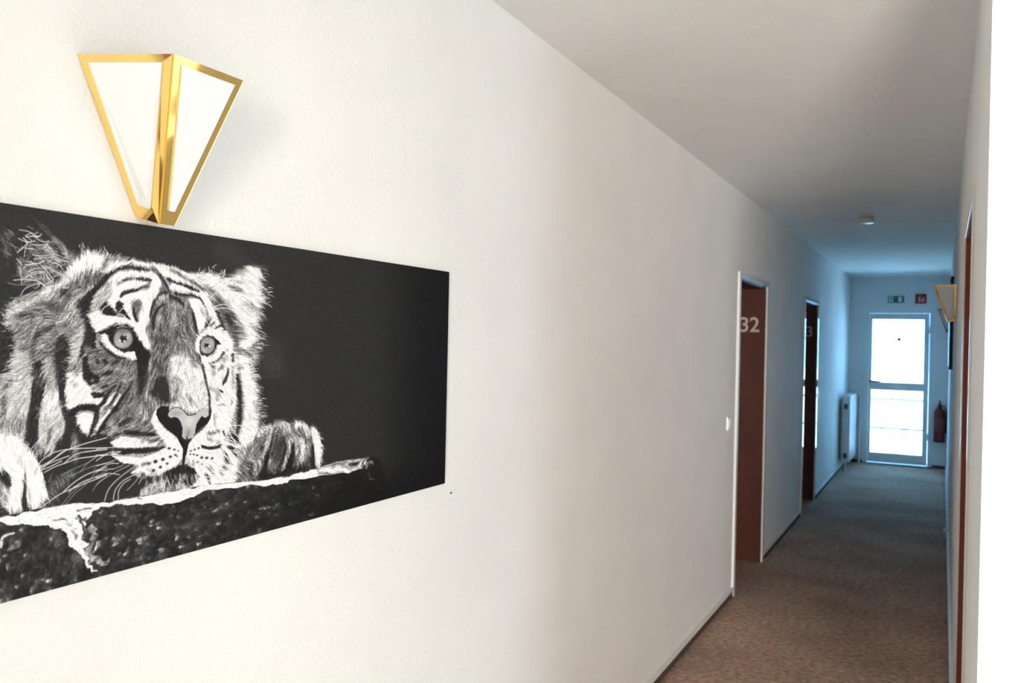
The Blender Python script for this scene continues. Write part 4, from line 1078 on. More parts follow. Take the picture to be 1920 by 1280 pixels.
    ['L',0.9,[(184.7,60.6,1.2),(197.2,60.7,1.2),(212.8,57.7,1.2)]],
    ['L',0.9,[(212.8,56.3,1.2),(219.2,65.4,1.2),(227.2,70.2,1.2)]],
    ['L',0.9,[(159.5,53.6,1.2),(175.2,57.4,1.2),(190.8,54.5,1.2)]],
    ['L',0.9,[(225.8,80.2,1.2),(238.4,83.3,1.2),(249.4,83,1.2)]],
    ['L',0.9,[(232.4,95.1,1.2),(235.4,89.2,1.2),(243.4,97,1.2)]],
    ['L',0.9,[(214,111.9,1.2),(226.7,120.8,1.2)]],
    ['L',0.9,[(192,107.9,1.2),(210.7,103.8,1.2)]],
    ['L',0.9,[(177.9,106.2,1.2),(191.8,99.7,1.2),(213.7,98,1.2)]],
    ['L',0.9,[(173.4,116,1.2),(191.9,105.2,1.2),(207.5,102.6,1.2)]],
    ['L',0.9,[(207.4,95.7,1.2),(220.2,108.6,1.2),(226.6,116.6,1.2)]],
    ['L',0.55,[(140.8,126.2,1.2),(158,128.5,1.2),(178.3,126.6,1.2),(201.7,122.4,1.2)]],
    ['L',0.55,[(146,149.9,1.2),(174.1,148.6,1.2),(194.3,142.1,1.2)]],
    ['L',0.55,[(144,61.9,1.2),(151.9,67.8,1.2),(156.8,75.4,1.2)]],
    ['L',0.55,[(140.4,42.2,1.2),(148.3,45.4,1.2)]],
    ['L',0.55,[(176.2,31.5,1.2),(187.2,35.7,1.2)]],
    ['L',0.55,[(135,78.7,1.2),(147.6,81.6,1.2)]],
    ['L',0.55,[(145.6,65.7,1.2),(161.4,69.6,1.2)]],
    ['L',0.877833,[(199.7,91.5,1),(203.5,88.2,1),(208.5,86.3,1)]],
    ['L',0.825916,[(214.1,55.5,0.8),(222.6,52.3,0.8),(231.8,51.3,0.8)]],
    ['L',0.529688,[(250.2,125.8,0.8),(257,119.9,0.8),(258.1,110.4,0.8)]],
    ['L',0.609813,[(239.8,91.9,0.9),(244.5,89.6,0.9),(250.1,91.1,0.9)]],
    ['L',0.64818,[(218.3,75.6,0.9),(226.7,74.7,0.9),(235,73.5,0.9)]],
    ['L',0.95028,[(183.4,48,1.2),(189.5,46,1.2),(195.9,48.4,1.2)]],
    ['L',0.817207,[(242.4,79.4,0.9),(246.8,76.6,0.9),(252.2,75.6,0.9)]],
    ['L',0.547492,[(185.3,42.7,0.8),(190.6,41,0.8),(195.2,37.7,0.8)]],
    ['L',0.680363,[(209.5,80.2,1),(214,84.1,1),(219,87.5,1)]],
    ['L',0.685309,[(239.2,127.4,1.3),(243.2,124.2,1.3),(249.6,126.9,1.3)]],
    ['L',0.598105,[(181.9,112.4,1.1),(185.3,114.7,1.1),(190,115,1.1)]],
    ['L',0.770048,[(158.3,77.6,1.2),(161.3,72,1.2),(167.3,67.8,1.2)]],
    ['L',0.847529,[(173.6,56.7,1.3),(178.1,58.3,1.3),(183.5,57.8,1.3)]],
    ['L',0.518187,[(176.5,129,1.3),(180.6,127,1.3),(183.5,123.5,1.3)]],
    ['L',0.744435,[(179.9,106.3,1.3),(186.9,106.6,1.3),(192.4,111.1,1.3)]],
    ['L',0.59587,[(202.4,99.9,0.7),(209.9,94.2,0.7),(215,86.2,0.7)]],
    ['L',0.655554,[(191.9,93.3,1.2),(197.8,95.7,1.2),(203,99.3,1.2)]],
    ['L',0.829456,[(207,126.8,1.3),(215.5,122.5,1.3),(224.2,118.4,1.3)]],
    ['L',0.534043,[(159.4,101.6,1),(164.2,101.1,1),(168.9,101.5,1)]],
    ['L',0.822019,[(190.7,44.8,1.3),(196,47.1,1.3),(202.6,41.4,1.3)]],
    ['L',0.679697,[(238.7,74.7,1.1),(246,76.5,1.1),(254.3,73.5,1.1)]],
    ['L',0.773048,[(218.1,130.5,1),(226.2,127.8,1),(231.7,120.7,1)]],
    ['L',0.810262,[(213.5,83,1),(221.2,86.2,1),(229.3,88.8,1)]],
    ['L',0.925689,[(240.9,69.8,1.1),(245.7,70.8,1.1),(250.8,69.9,1.1)]],
    ['L',0.877745,[(199.4,122.2,1.2),(206.6,124.7,1.2),(212.6,129.2,1.2)]],
    ['L',0.73334,[(175.3,62,1.2),(180,62.4,1.2),(184.8,61.5,1.2)]],
    ['L',0.935094,[(237.2,102.6,1.2),(242.7,106,1.2),(249.3,107.7,1.2)]],
    ['L',0.91023,[(220.6,104.4,0.8),(224,102.1,0.8),(227.5,100,0.8)]],
    ['L',0.690439,[(223.7,90.5,0.9),(231.1,92.7,0.9),(239.6,89.8,0.9)]],
    ['L',0.551239,[(228.8,61.5,1.1),(232.6,63.4,1.1),(237.4,57.7,1.1)]],
    ['L',0.583982,[(216.9,72.2,0.7),(223.7,72.1,0.7),(230.5,69.3,0.7)]],
    ['L',0.945005,[(201.9,105.6,1),(208.4,108,1),(209.2,116.4,1)]],
    ['L',0.561058,[(237.1,101.6,1),(242.5,107.1,1),(241.7,116,1)]],
    ['L',0.885141,[(216.6,122.8,0.9),(222.4,118.9,0.9),(226.7,113.5,0.9)]],
    ['L',0.837301,[(188.7,131.2,0.9),(196.7,131.2,0.9),(201.9,122.9,0.9)]],
    ['L',0.927695,[(242.5,127.8,1.3),(248.4,128.3,1.3),(254.3,127.3,1.3)]],
    ['L',0.932286,[(189,48.6,0.9),(194.1,46.1,0.9),(200.2,46.5,0.9)]],
    ['L',0.566035,[(238.3,75.8,0.8),(246.9,77.1,0.8),(253.7,82.6,0.8)]],
    ['L',0.540431,[(206,106.2,0.9),(215.9,105.6,0.9),(225.6,102.7,0.9)]],
    ['L',0.763186,[(206.1,65.9,0.9),(213,60,0.9),(215.4,51.1,0.9)]],
    ['L',0.746386,[(193.6,118.3,1.1),(202.8,114.5,1.1),(212.8,122,1.1)]],
    ['L',0.755678,[(204.5,95.3,1.3),(214.2,95.2,1.3),(223.8,94.6,1.3)]],
    ['L',0.949727,[(167.7,51.7,1.3),(172.8,54.8,1.3),(176.4,59.4,1.3)]],
    ['L',0.513825,[(168.9,82.5,0.9),(175,80,0.9),(180.9,77.1,0.9)]],
    ['L',0.651379,[(224,128.6,1),(232,129.7,1),(238.9,134.1,1)]],
    ['L',0.797513,[(204.5,62.4,1.2),(208.4,62.9,1.2),(211.8,58.6,1.2)]],
    ['L',0.787504,[(215,88.2,1.2),(221.9,82.3,1.2),(224.2,73.3,1.3)]],
    ['L',0.9337,[(179.5,109.7,0.9),(183.7,113,0.9),(189.3,114.8,0.9)]],
    ['L',0.682313,[(251.6,118.3,1),(255.5,120,1),(259.9,120.8,1)]],
    ['L',0.545147,[(245.5,86,1.1),(253.3,89.3,1.1),(255.7,98.6,1.1)]],
    ['L',0.736309,[(191.3,116.2,1.1),(197.3,121.4,1.1),(199.5,129.2,1.1)]],
    ['L',0.925398,[(174,49,1),(180.6,52,1),(186.4,56,1)]],
    ['L',0.544766,[(174.1,53.1,0.8),(181,58.5,0.8),(193.4,49.5,0.8)]],
    ['L',0.702138,[(246.3,78.2,1.1),(253.4,77.7,1.1),(259.7,81.7,1.1)]],
    ['L',0.690492,[(158.8,107.5,0.8),(166.3,110.6,0.8),(170.1,118,0.8)]],
    ['L',0.911545,[(172.6,89.4,1.3),(181.8,89.5,1.3),(190.6,91.6,1.3)]],
    ['L',0.621384,[(245.4,88.6,1.3),(253.8,85.3,1.3),(262.1,81.6,1.3)]],
    ['L',0.673838,[(227.5,109.7,1),(234.7,108.5,1),(242,110.3,1)]],
    ['L',0.504979,[(173.6,61.5,0.9),(179.3,64.3,0.9),(183.8,68.6,0.9)]],
    ['L',0.601542,[(217.3,96,1),(222.8,97.1,1),(221.8,105.3,1)]],
    ['L',0.858018,[(173.3,49.7,1.3),(181.5,47.8,1.3),(189.7,45.9,1.3)]],
    ['L',0.59186,[(159.5,99.7,0.9),(163.5,100.8,0.9),(165.8,104.2,0.9)]],
    ['L',0.76695,[(165.9,66.2,1.3),(175.4,68,1.3),(185.5,67.6,1.3)]],
    ['L',0.681619,[(217.6,113.3,1.3),(227.2,110.9,1.3),(235.9,105.7,1.3)]],
    ['L',0.732431,[(194.3,129.7,0.9),(199.8,126.2,0.9),(204.2,121.6,0.9)]],
    ['L',0.633258,[(194.1,69.1,1.2),(200.2,65,1.2),(208.9,66.6,1.2)]],
    ['L',0.821635,[(183.9,42.8,0.8),(190.3,42.6,0.8),(196.6,39.6,0.8)]],
    ['L',0.724476,[(212.2,105.7,1.3),(215.3,110.6,1.3),(214.3,117.1,1.3)]],
    ['L',0.832011,[(245.5,103.1,0.8),(250.9,103.4,0.8),(252.9,109.9,0.8)]],
    ['L',0.565696,[(195.5,51.1,1),(201.6,50.8,1),(207.6,52.2,1)]],
    ['L',0.564378,[(213.8,97.8,0.9),(221.5,93.1,0.9),(231.7,94.9,0.9)]],
    ['L',0.668816,[(169.2,86.8,0.9),(176.9,85.1,0.9),(182.4,78.7,0.9)]],
    ['L',0.947391,[(221.5,90.1,1),(226.4,87.7,1),(232.1,87.7,1)]],
    ['L',0.512645,[(217.7,56,0.8),(223.2,56,0.8),(228.8,55.7,0.8)]],
    ['L',0.9613,[(177.6,67.6,1),(182.8,68.4,1),(188.2,68.2,1)]],
    ['L',0.867171,[(437,478.5,1),(436.2,494.7,1)]],
    ['L',0.681056,[(484.1,500,1.2),(489.2,516.1,1.2)]],
    ['L',0.601261,[(440.5,474.2,1.2),(437.1,487,1.2)]],
    ['L',0.751907,[(484.2,482.6,1),(485.8,497.7,1)]],
    ['L',0.691026,[(434.1,483.3,1.2),(434.4,499.2,1.2)]],
    ['L',0.763934,[(402.5,472.1,1.1),(393.8,484.3,1.1)]],
    ['L',0.791777,[(451.3,492,1),(452.9,502.4,1)]],
    ['L',0.75928,[(492.3,487.8,1.3),(494.2,500.8,1.3)]],
    ['L',0.565031,[(470.3,482.7,1.3),(477.8,494.2,1.3)]],
    ['L',0.880832,[(474.7,489.7,0.8),(477.6,498.9,0.8)]],
    ['L',0.652928,[(469.4,490.6,0.9),(470.9,502.6,0.9)]],
    ['L',0.686272,[(460.6,478.3,1.2),(463.6,487.4,1.2)]],
    ['L',0.461617,[(482.8,483.4,1.2),(485.5,494.8,1.2)]],
    ['L',0.733637,[(444,486,1),(443,496.8,1)]],
    ['L',0.500674,[(428.8,471.2,1.2),(426.1,484.6,1.2)]],
    ['L',0.922023,[(444,489.3,1),(442.9,501.8,1)]],
    ['L',0.703781,[(447.5,480.6,1.2),(446.9,489.9,1.2)]],
    ['L',0.843664,[(409,480.9,1.3),(406.6,488.4,1.3)]],
    ['L',0.731498,[(436.3,469.8,0.8),(435.3,482,0.8)]],
    ['L',0.930252,[(437.6,470.2,1.2),(436.2,478.8,1.2)]],
    ['L',0.65245,[(426.1,472.2,1),(425.1,483,1)]],
    ['L',0.83,[(429.3,491.2,0.9),(428.8,503.6,0.9)]],
    ['L',0.700161,[(417.4,490,1.2),(413.3,496,1.2)]],
    ['L',0.755942,[(432.8,474.2,1.1),(432.3,485.5,1.1)]],
    ['L',0.923553,[(448.9,484.9,1.3),(452.2,497.1,1.3)]],
    ['L',0.893763,[(464.6,499.1,1),(465.1,512.7,1)]],
    ['L',0.89854,[(442.2,495.3,1),(442.7,504.3,1)]],
    ['L',0.957535,[(423.2,471,1.2),(422.4,486.4,1.2)]],
    ['L',0.904506,[(479.3,497.7,1.3),(479,514.8,1.3)]],
    ['L',0.904911,[(446.6,477.7,1),(444.8,489.4,1)]],
    ['L',0.835671,[(478.7,480.6,1.1),(479.4,490.3,1.1)]],
    ['L',0.542716,[(453.1,473.8,0.9),(455.5,487.8,0.9)]],
    ['L',0.724533,[(493.2,483.3,1.3),(497.8,497.9,1.3)]],
    ['L',0.732573,[(470.9,477.6,1.1),(472.6,493.5,1.1)]],
    ['L',0.678899,[(403.4,469.1,0.8),(395.5,480.6,0.8)]],
    ['L',0.951246,[(443,483.5,1),(438.4,499.1,1)]],
    ['L',0.488659,[(442.3,485,0.9),(439.8,492.8,0.9)]],
    ['L',0.857898,[(468.6,492.8,0.9),(471.4,508.7,0.9)]],
    ['L',0.508929,[(446.4,493.7,1.2),(446.5,504.6,1.2)]],
    ['L',0.918797,[(487.5,500.8,0.9),(495.1,515.7,0.9)]],
    ['L',0.738903,[(464.7,498.9,0.9),(467,514.9,0.9)]],
    ['L',0.611052,[(420.5,476.7,0.9),(421.1,485.8,0.9)]],
    ['L',0.773295,[(448.7,488.3,0.9),(449.9,497.5,0.9)]],
    ['L',0.468968,[(464.6,479.1,1),(465.6,489.3,1)]],
    ['L',0.851025,[(471.9,478.3,1),(469.5,490,1)]],
    ['L',0.556836,[(484.3,502.4,0.9),(486.6,512.2,0.9)]],
    ['L',0.768809,[(470.8,488.1,1),(471.3,503.6,1)]],
    ['L',0.725544,[(480.5,483.6,0.9),(487.4,501.6,0.9)]],
    ['L',0.623033,[(420.4,474.9,0.9),(419.3,484.5,0.9)]],
    ['L',0.730196,[(412,483.8,0.9),(407.5,492.2,0.9)]],
    ['L',0.935424,[(425.1,483.5,1.3),(424.6,493.2,1.3)]],
    ['L',0.463888,[(472.6,500.4,1.1),(475.8,514.5,1.1)]],
    ['L',0.497714,[(479.2,480.5,1.2),(484,491.9,1.2)]],
    ['L',0.829487,[(428.5,491,0.9),(425.6,502.3,0.9)]],
    ['L',0.837775,[(458.6,487.6,1.2),(456.6,496.8,1.2)]],
    ['L',0.451975,[(435,473.2,1.1),(430.4,488.7,1.1)]],
    ['L',0.871851,[(438.2,489.5,1),(437.4,503.1,1)]],
    ['L',0.969405,[(442.2,490.8,0.9),(439.7,507.2,0.9)]],
    ['L',0.846929,[(477.5,499,0.9),(479,513.8,0.9)]],
    ['L',0.511504,[(442.6,471.6,1),(443.2,484.8,1)]]],
  "rock": [
    ['P',0.97,[(-5.2,491.4),(135.3,499.8),(166.5,499.2),(197.6,497.2),(244.4,498.4),(275.5,498.4),(314.6,503.8),(356.8,508.5),(356.9,515.9),(322.6,512.4),(305.7,522.9),(304.3,531.5),(293.6,542.7),(299,576),(292.9,580.6),(305.9,608.5),(319.6,629.6),(315.3,627.9),(299.7,608.8),(269.3,570.5),(254.7,545.3),(235.8,536.1),(213.8,524.9),(182.5,520.9),(135.5,510.5),(-5,500)]],
    ['P',0.97,[(314.9,504.8),(377.3,508),(424.1,508.8),(470.9,509.6),(514.5,512.8),(514.8,524.7),(471.3,530.6),(440.1,530.2),(377.6,519.4),(315.1,511.5)]],
    ['P',0.97,[(464.6,510.1),(511.3,508.8),(573.8,514.8),(620.6,521.5),(636.2,522.3),(664.3,524.1),(664.6,543.2),(594.3,527.7),(552.1,523.6),(527.2,523.5),(496.1,525.4),(468.1,530)]],
    ['P',0.97,[(574.4,515.1),(621.3,522.6),(668,522.6),(699.1,520.3),(724,518.9),(752.4,542.4),(715,536.9),(674.4,534.4),(674.6,542.1),(605.9,531.6),(574.6,526.3)]],
    ['P',0.7,[(724,518.9),(761.3,511.8),(783.1,512.6),(817.4,513.7),(814.7,542.9),(774.2,542.5),(752.4,542.8),(730.5,536.5)]],
    ['S',0.95,[(731.9,526.8,5.5),(755.4,532.9,11),(769.4,530.4,9.3),(789.8,542.3,4.5)]],
    ['S',0.25,[(791.1,525.7,7.5),(802,526.5,9.4),(808.2,521.7,3.8)]],
    ['S',0.3,[(742.8,521.5,2.2),(766.1,519.2,2.6)]],
    ['S',0.5,[(822.1,514.5,3.4),(822.5,545.2,3.4)]],
    ['S',0.3,[(830.1,532,11.5)]],
    ['S',0.3,[(824.3,556.6,2.7),(830.7,569.5,3.5),(843.4,589.2,2.3),(843.7,607.1,1.9)]],
    ['S',0.2,[(661.8,524.3,1.4),(683.6,522.8,1.4),(708.5,520,1.3)]],
    ['S',0.15,[(281.5,520.8,4.3),(288.8,534.5,4),(292.2,551.2,4),(298.1,570,4)]],
    ['S',0.2,[(291.8,532.1,4.6),(298.9,532.7,6.1)]],
    ['P',0.16,[(304.2,525.6),(322.6,512.7),(356.9,515.1),(357.5,541.9),(343.4,540.6),(337,533.3),(310.5,531.2)]],
    ['S',0.2,[(280.4,509.7,2.1),(294.5,509.9,2.8),(308.6,513.1,2.1)]],
    ['S',0.55,[(301.6,551.6,10.8),(311.1,560.9,12.3),(302.4,588.5,10.8),(316.7,603.6,12.4),(331,616,9.4),(340.2,612.3,6.3)]],
    ['S',0.8,[(304.6,544.8,4.6),(315.6,553,3.1)]],
    ['S',0.75,[(257.4,525.8,6.1),(270.2,541.1,7.6),(276.8,559.7,6.1)]],
    ['S',0.55,[(235.5,521.9,3),(254.3,525.3,3.9)]],
    ['S',0.12,[(156,520.8,5.9),(165.5,523.7,8.8)]],
    ['S',0.9,[(136.4,546.9,5.9),(140.8,534.3,4.4),(159.4,530.8,4.4)]],
    ['S',0.4,[(170.6,546.4,11.8),(149,553.2,4.4)]],
    ['S',0.45,[(343.2,531.5,3.1),(352.7,536.4,3.1)]],
    ['S',0.25,[(396.1,511.7,2.5),(402.4,513.7,1.9)]]],
  "rockpoly": [(-5.1,493.8), (135.3,500.1), (166.5,499.5), (197.6,497.5), (244.4,498.7), (275.5,498.7), (314.6,504.6), (377.3,508.3), (424.1,509.1), (470.9,510), (511.4,509.3), (573.8,515.3), (620.6,522.4), (621.3,522.9), (668,522.9), (699.1,520.7), (730.2,518.8), (761.3,511.8), (783.1,512.6), (800.3,514.2), (817.4,513.7), (833,515.2), (848.9,537.4), (856.1,602.6), (857.7,715.9), (699.2,828.9), (9.7,666.5)],
  "dirs": [(185.5,71.2,1,0.25), (226.1,94.2,0.8,0.6), (187.3,149.9,-1,0.3), (148.1,186,-1,0.1), (159.3,237.5,-1,0.3), (170.8,307,-0.7,0.7), (172.6,385.4,-0.4,1), (217.9,175.2,-1,0.35), (229.1,228.7,-0.9,0.4), (236.3,328.1,-0.35,1), (278.5,200.9,-0.9,0.3), (290.7,70,-0.2,1), (336,74.9,-0.3,1), (376.6,100.3,-0.3,1), (357.4,140.9,-0.6,0.8), (318.1,181.1,-0.9,0.5), (426.6,95.8,0.1,1), (466.6,92.1,0.3,1), (458.2,176.2,0.1,1), (408.2,178.1,0.1,1), (497,110.4,0.4,1), (521.6,86.5,0.3,-1), (547.4,128.1,0.8,0.6), (596.8,89.6,0.9,0.4), (607.6,134.9,1,0.3), (578.2,171.2,1,0.35), (599.1,216.4,1,0.25), (569.5,239.3,1,0.3), (608.3,286.1,1,0.4), (611.9,379.6,1,0.5), (571.1,329.8,0.9,0.5), (530.2,283,0.2,1), (469.8,259.8,0.15,1), (476,323.2,0.1,1), (430.2,279.5,-0.3,1), (360,267.5,-0.7,0.7), (320.1,276.1,-0.9,0.5), (361.4,335.9,-0.6,0.8), (311.3,332.6,-0.8,0.5), (271.9,357.9,-0.8,0.5), (242.7,391.9,-0.5,0.9), (192.4,378.4,-0.3,1), (392.8,407.9,-0.9,0.4), (363.2,424.1,-0.9,0.4), (443,424.3,-0.6,0.8), (464.2,490,0.1,1), (424.2,483,-0.5,0.9), (522.9,424.6,0.8,0.5), (553.9,484.9,0.8,0.6), (514.3,499.4,0.6,0.8), (501.9,367.9,0.2,1), (153,400.9,0.3,1), (193.6,431.4,0.4,1), (214,451.6,0.5,0.8), (633,441.4,-0.3,1), (673,448.3,0.1,1), (723,457.5,0.3,1)],
  "edge": [(285.6,64.9,-0.1,-1,9), (315.7,65.5,-0.2,-1,9), (501.4,80,0.2,-1,9), (526.5,80.5,0.1,-1,9), (541.6,84.3,0.3,-1,9), (616.6,75.7,1,0.1,9), (621.1,104.5,1,0.1,9), (621.5,128,1,0.2,9), (614,157.8,1,0.5,9), (610.5,181.3,1,0.6,9), (613.9,204.5,1,0.2,9), (611.2,222.1,1,0,9), (607.5,239.6,1,0.3,9), (597.9,262.6,1,0.5,9), (604.4,291.7,1,0.3,9), (610.9,321.2,1,0.3,9), (616.4,350.9,1,0.3,9), (617.9,380.3,1,0.4,9), (147.9,177.4,-1,0.1,9), (148.3,194.6,-1,0.1,9), (158.9,220.2,-1,0.1,9), (154.7,254.7,-1,0.3,9), (145.2,280.2,-1,0.3,9)],
}


tp = tag(empty('wall_picture', (XL, 1.18, 1.188)), 'large black and white tiger photograph print on the near wall', 'picture')
NCOL, NROW = TIGER['NC'], TIGER['NR']
grey = paint(NCOL, NROW, TIGER['fur'], TIGER['crisp'], TIGER['rock'], TIGER['rockpoly'], TIGER['dirs'], TIGER['edge'])
Z1, Z0 = 1.7271, 1.1880
cc = np.arange(NCOL) * (NCOL / (NCOL - 1.0)) - 130.0
yv = (2014.84 + cc) / (3027.73852 - 1.71241521 * cc)          # finer columns at the detailed end of the print
zv = Z1 - (Z1 - Z0) * np.arange(NROW) / (NROW - 1.0)
Yg, Zg = np.meshgrid(yv, zv)
co = np.empty((NROW * NCOL, 3), np.float32)
co[:, 0] = XL + 0.012
co[:, 1] = Yg.ravel()
co[:, 2] = Zg.ravel()
ii = (np.arange(NROW - 1)[:, None] * NCOL + np.arange(NCOL - 1)[None, :]).ravel()
quads = np.stack([ii, ii + NCOL, ii + NCOL + 1, ii + 1], 1).astype(np.int32)
me = bpy.data.meshes.new('print')
me.vertices.add(len(co)); me.vertices.foreach_set('co', co.ravel())
me.loops.add(quads.size); me.loops.foreach_set('vertex_index', quads.ravel())
me.polygons.add(len(quads)); me.polygons.foreach_set('loop_start', np.arange(0, quads.size, 4, dtype=np.int32))
me.update(calc_edges=True)
at = me.color_attributes.new('print', 'FLOAT_COLOR', 'POINT')
g = grey.ravel()
lin = np.where(g <= 0.04045, g / 12.92, ((g + 0.055) / 1.055) ** 2.4) * 0.94
rgba = np.ones((len(lin), 4), np.float32)
rgba[:, 0] = lin; rgba[:, 1] = lin; rgba[:, 2] = lin * 1.01
at.data.foreach_set('color', rgba.ravel())
mp_ = mat('photo_print', (0.5, 0.5, 0.5), 0.55, spec=0.25)
N, L, b = nodes(mp_)
an = N.new('ShaderNodeAttribute'); an.attribute_name = 'print'
L.new(an.outputs['Color'], b.inputs['Base Color'])
me.materials.append(mp_)
po = bpy.data.objects.new('print', me)
COL.objects.link(po)
po.parent = tp
po.matrix_parent_inverse = tp.matrix_world.inverted()
MB().box(XL + 0.0005, XL + 0.0115, yv[0], yv[-1], Z0, Z1).build('backing_panel', mat('panel_edge', (0.75, 0.70, 0.60), 0.6), tp)

# ------------------------------------------------------------------ brass wall sconces
def face_ring(m, q, it, ib, isd, th):
    """bevelled metal border of a four-cornered face q (tl, tr, br, bl) with an opening"""
    q = [Vector(p) for p in q]
    tl, tr, br, bl = q
    n = (tr - tl).cross(bl - tl).normalized()

    def lp(p, d):                               # line as point, direction
        return (p, d.normalized())

    def inset(a, b_, dist):
        d = (b_ - a).normalized()
        inn = n.cross(d)
        return (a + inn * dist, d)

    def meet(l1, l2):
        p1, d1 = l1; p2, d2 = l2
        w_ = p1 - p2
        A, B, C_ = d1.dot(d1), d1.dot(d2), d2.dot(d2)
        D_, E_ = d1.dot(w_), d2.dot(w_)
        t = (B * E_ - C_ * D_) / (A * C_ - B * B)
        return p1 + d1 * t
    top = inset(tl, tr, it); rgt = inset(tr, br, isd); bot = inset(br, bl, ib); lft = inset(bl, tl, isd)
    inner = [meet(lft, top), meet(top, rgt), meet(rgt, bot), meet(bot, lft)]
    # soften the corners of the opening
    def rnd(i):
        p = inner[i]; a = inner[i - 1]; c_ = inner[(i + 1) % 4]
        r_ = 0.004
        return [p + (a - p).normalized() * r_, p + ((a - p).normalized() + (c_ - p).normalized()) * r_ * 0.3, p + (c_ - p).normalized() * r_]
    ring = []
    for i in range(4):
        ring.append(rnd(i))
    b0 = len(m.v)
    for s in (0, 1):
        off = -n * th * s
        for p in q:
            m.v.append(tuple(p + off))
        for i in range(4):
            for p in ring[i]:
                m.v.append(tuple(p + off))
    def O(i, s): return b0 + s * 16 + i
    def I(i, k, s): return b0 + s * 16 + 4 + i * 3 + k
    for s in (0, 1):
        for i in range(4):
            j = (i + 1) % 4
            f = [(O(i, s), O(j, s), I(j, 0, s), I(i, 2, s)), (O(i, s), I(i, 2, s), I(i, 1, s)), (O(i, s), I(i, 1, s), I(i, 0, s))]
            m.f += f if s == 0 else [tuple(reversed(x)) for x in f]
    for i in range(4):
        j = (i + 1) % 4
        m.f.append((O(i, 0), O(i, 1), O(j, 1), O(j, 0)))
        chain = [I(i, 0, 0), I(i, 1, 0), I(i, 2, 0), I(j, 0, 0)]
        for a, c_ in zip(chain[:-1], chain[1:]):
            m.f.append((a, c_, c_ + 16, a + 16))
    return inner, n


def sconce(name):
    """built on a wall plane x=0, sticking out along +x, centred on y=0, z from 0 (foot) to 0.235 (rim)"""
    root = empty(name)
    zt, zb, zf = 0.235, 0.012, 0.0
    wt, ft, wb, fb = 0.125, 0.067, 0.021, 0.0137
    et, eb = 0.132, 0.0436
    WL, FL, FR_, WR = (0.001, -wt, zt), (et, -ft, zt), (et, ft, zt), (0.001, wt, zt)
    wl, fl, frr, wr = (0.001, -wb, zb), (eb, -fb, zf), (eb, fb, zf), (0.001, wb, zb)
    for q in ((WL, FL, fl, wl), (FL, FR_, frr, fl), (FR_, WR, wr, frr)):
        m = MB()
        inner, n = face_ring(m, q, 0.0140, 0.026, 0.0145, 0.0022)
        m.build('frame', M['brass'], root)
        pm = MB()
        c0 = sum((Vector(p) for p in inner), Vector()) / 4
        vs_ = [Vector(p) + (Vector(p) - c0).normalized() * 0.003 - n * 0.0026 for p in inner]
        pm.v = [tuple(p) for p in vs_] + [tuple(p - n * 0.003) for p in vs_]
        pm.f = [(0, 1, 2, 3), (7, 6, 5, 4)] + [(i, i + 4, (i + 1) % 4 + 4, (i + 1) % 4) for i in range(4)]
        pm.build('diffuser_panel', M['acrylic'], root)
    m = MB()
    m.v = [wl, fl, frr, wr] + [(p[0], p[1], p[2] + 0.002) for p in (wl, fl, frr, wr)]
    m.f = [(0, 3, 2, 1), (4, 5, 6, 7)] + [(i, (i + 1) % 4, (i + 1) % 4 + 4, i + 4) for i in range(4)]
    m.build('foot_cap', M['brass'], root)
    m = MB().prism([(-0.10, zt - 0.02), (0.10, zt - 0.02), (0.02, zb + 0.02), (-0.02, zb + 0.02)], (0.0, 0, 0), (0, 1, 0), (0, 0, 1), 0.006)
    m.build('wall_plate', M['plastic'], root)
    return root


def place(root, loc, rz):
    root.location = loc
    root.rotation_euler = (0, 0, rz)


def copy_tree(o, parent=None):
    c = o.copy()
    COL.objects.link(c)
    c.parent = parent
    for ch in o.children:
        copy_tree(ch, c)
    return c


GS = 'brass wedge wall sconces'
sc0 = sconce('wall_sconce')
sc1, sc2 = copy_tree(sc0), copy_tree(sc0)
tag(sc0, 'polished brass wedge sconce with white panels above the tiger picture', 'sconce', GS)
tag(sc1, 'dark looking wedge sconce, first and larger one on the edge-on wall', 'sconce', GS)
tag(sc2, 'faint wedge sconce farther on, smaller one near the exit door', 'sconce', GS)
place(sc0, (XL, 0.901, 1.728), 0)
place(sc1, (XR, 6.0, 1.728), math.pi)
place(sc2, (XR, 9.6, 1.728), math.pi)

# dark picture on the edge-on wall
fp = tag(empty('dark_wall_picture', (XR, 8.1, 1.39)), 'tall dark glossy picture seen edge-on below the larger sconce', 'picture')
MB().box(XR - 0.024, XR - 0.0005, 7.5, 8.7, 1.39, 2.14).build('frame', M['black'], fp, bevel=0.002)
MB().box(XR - 0.0275, XR - 0.0242, 7.52, 8.68, 1.41, 2.12).build('glass_front', mat('dark_gloss', (0.03, 0.03, 0.035), 0.12, spec=0.8), fp)

# ------------------------------------------------------------------ signs over the exit door
es = tag(empty('exit_sign', (-0.565, YE, 2.195)), 'green emergency exit sign with white pictogram over the door', 'sign')
MB().box(-0.662, -0.470, YE - 0.022, YE - 0.0005, 2.150, 2.241).build('sign_body', M['sign_green'], es, bevel=0.002)
U, V_ = (1, 0, 0), (0, 0, 1)
yo = YE - 0.0222
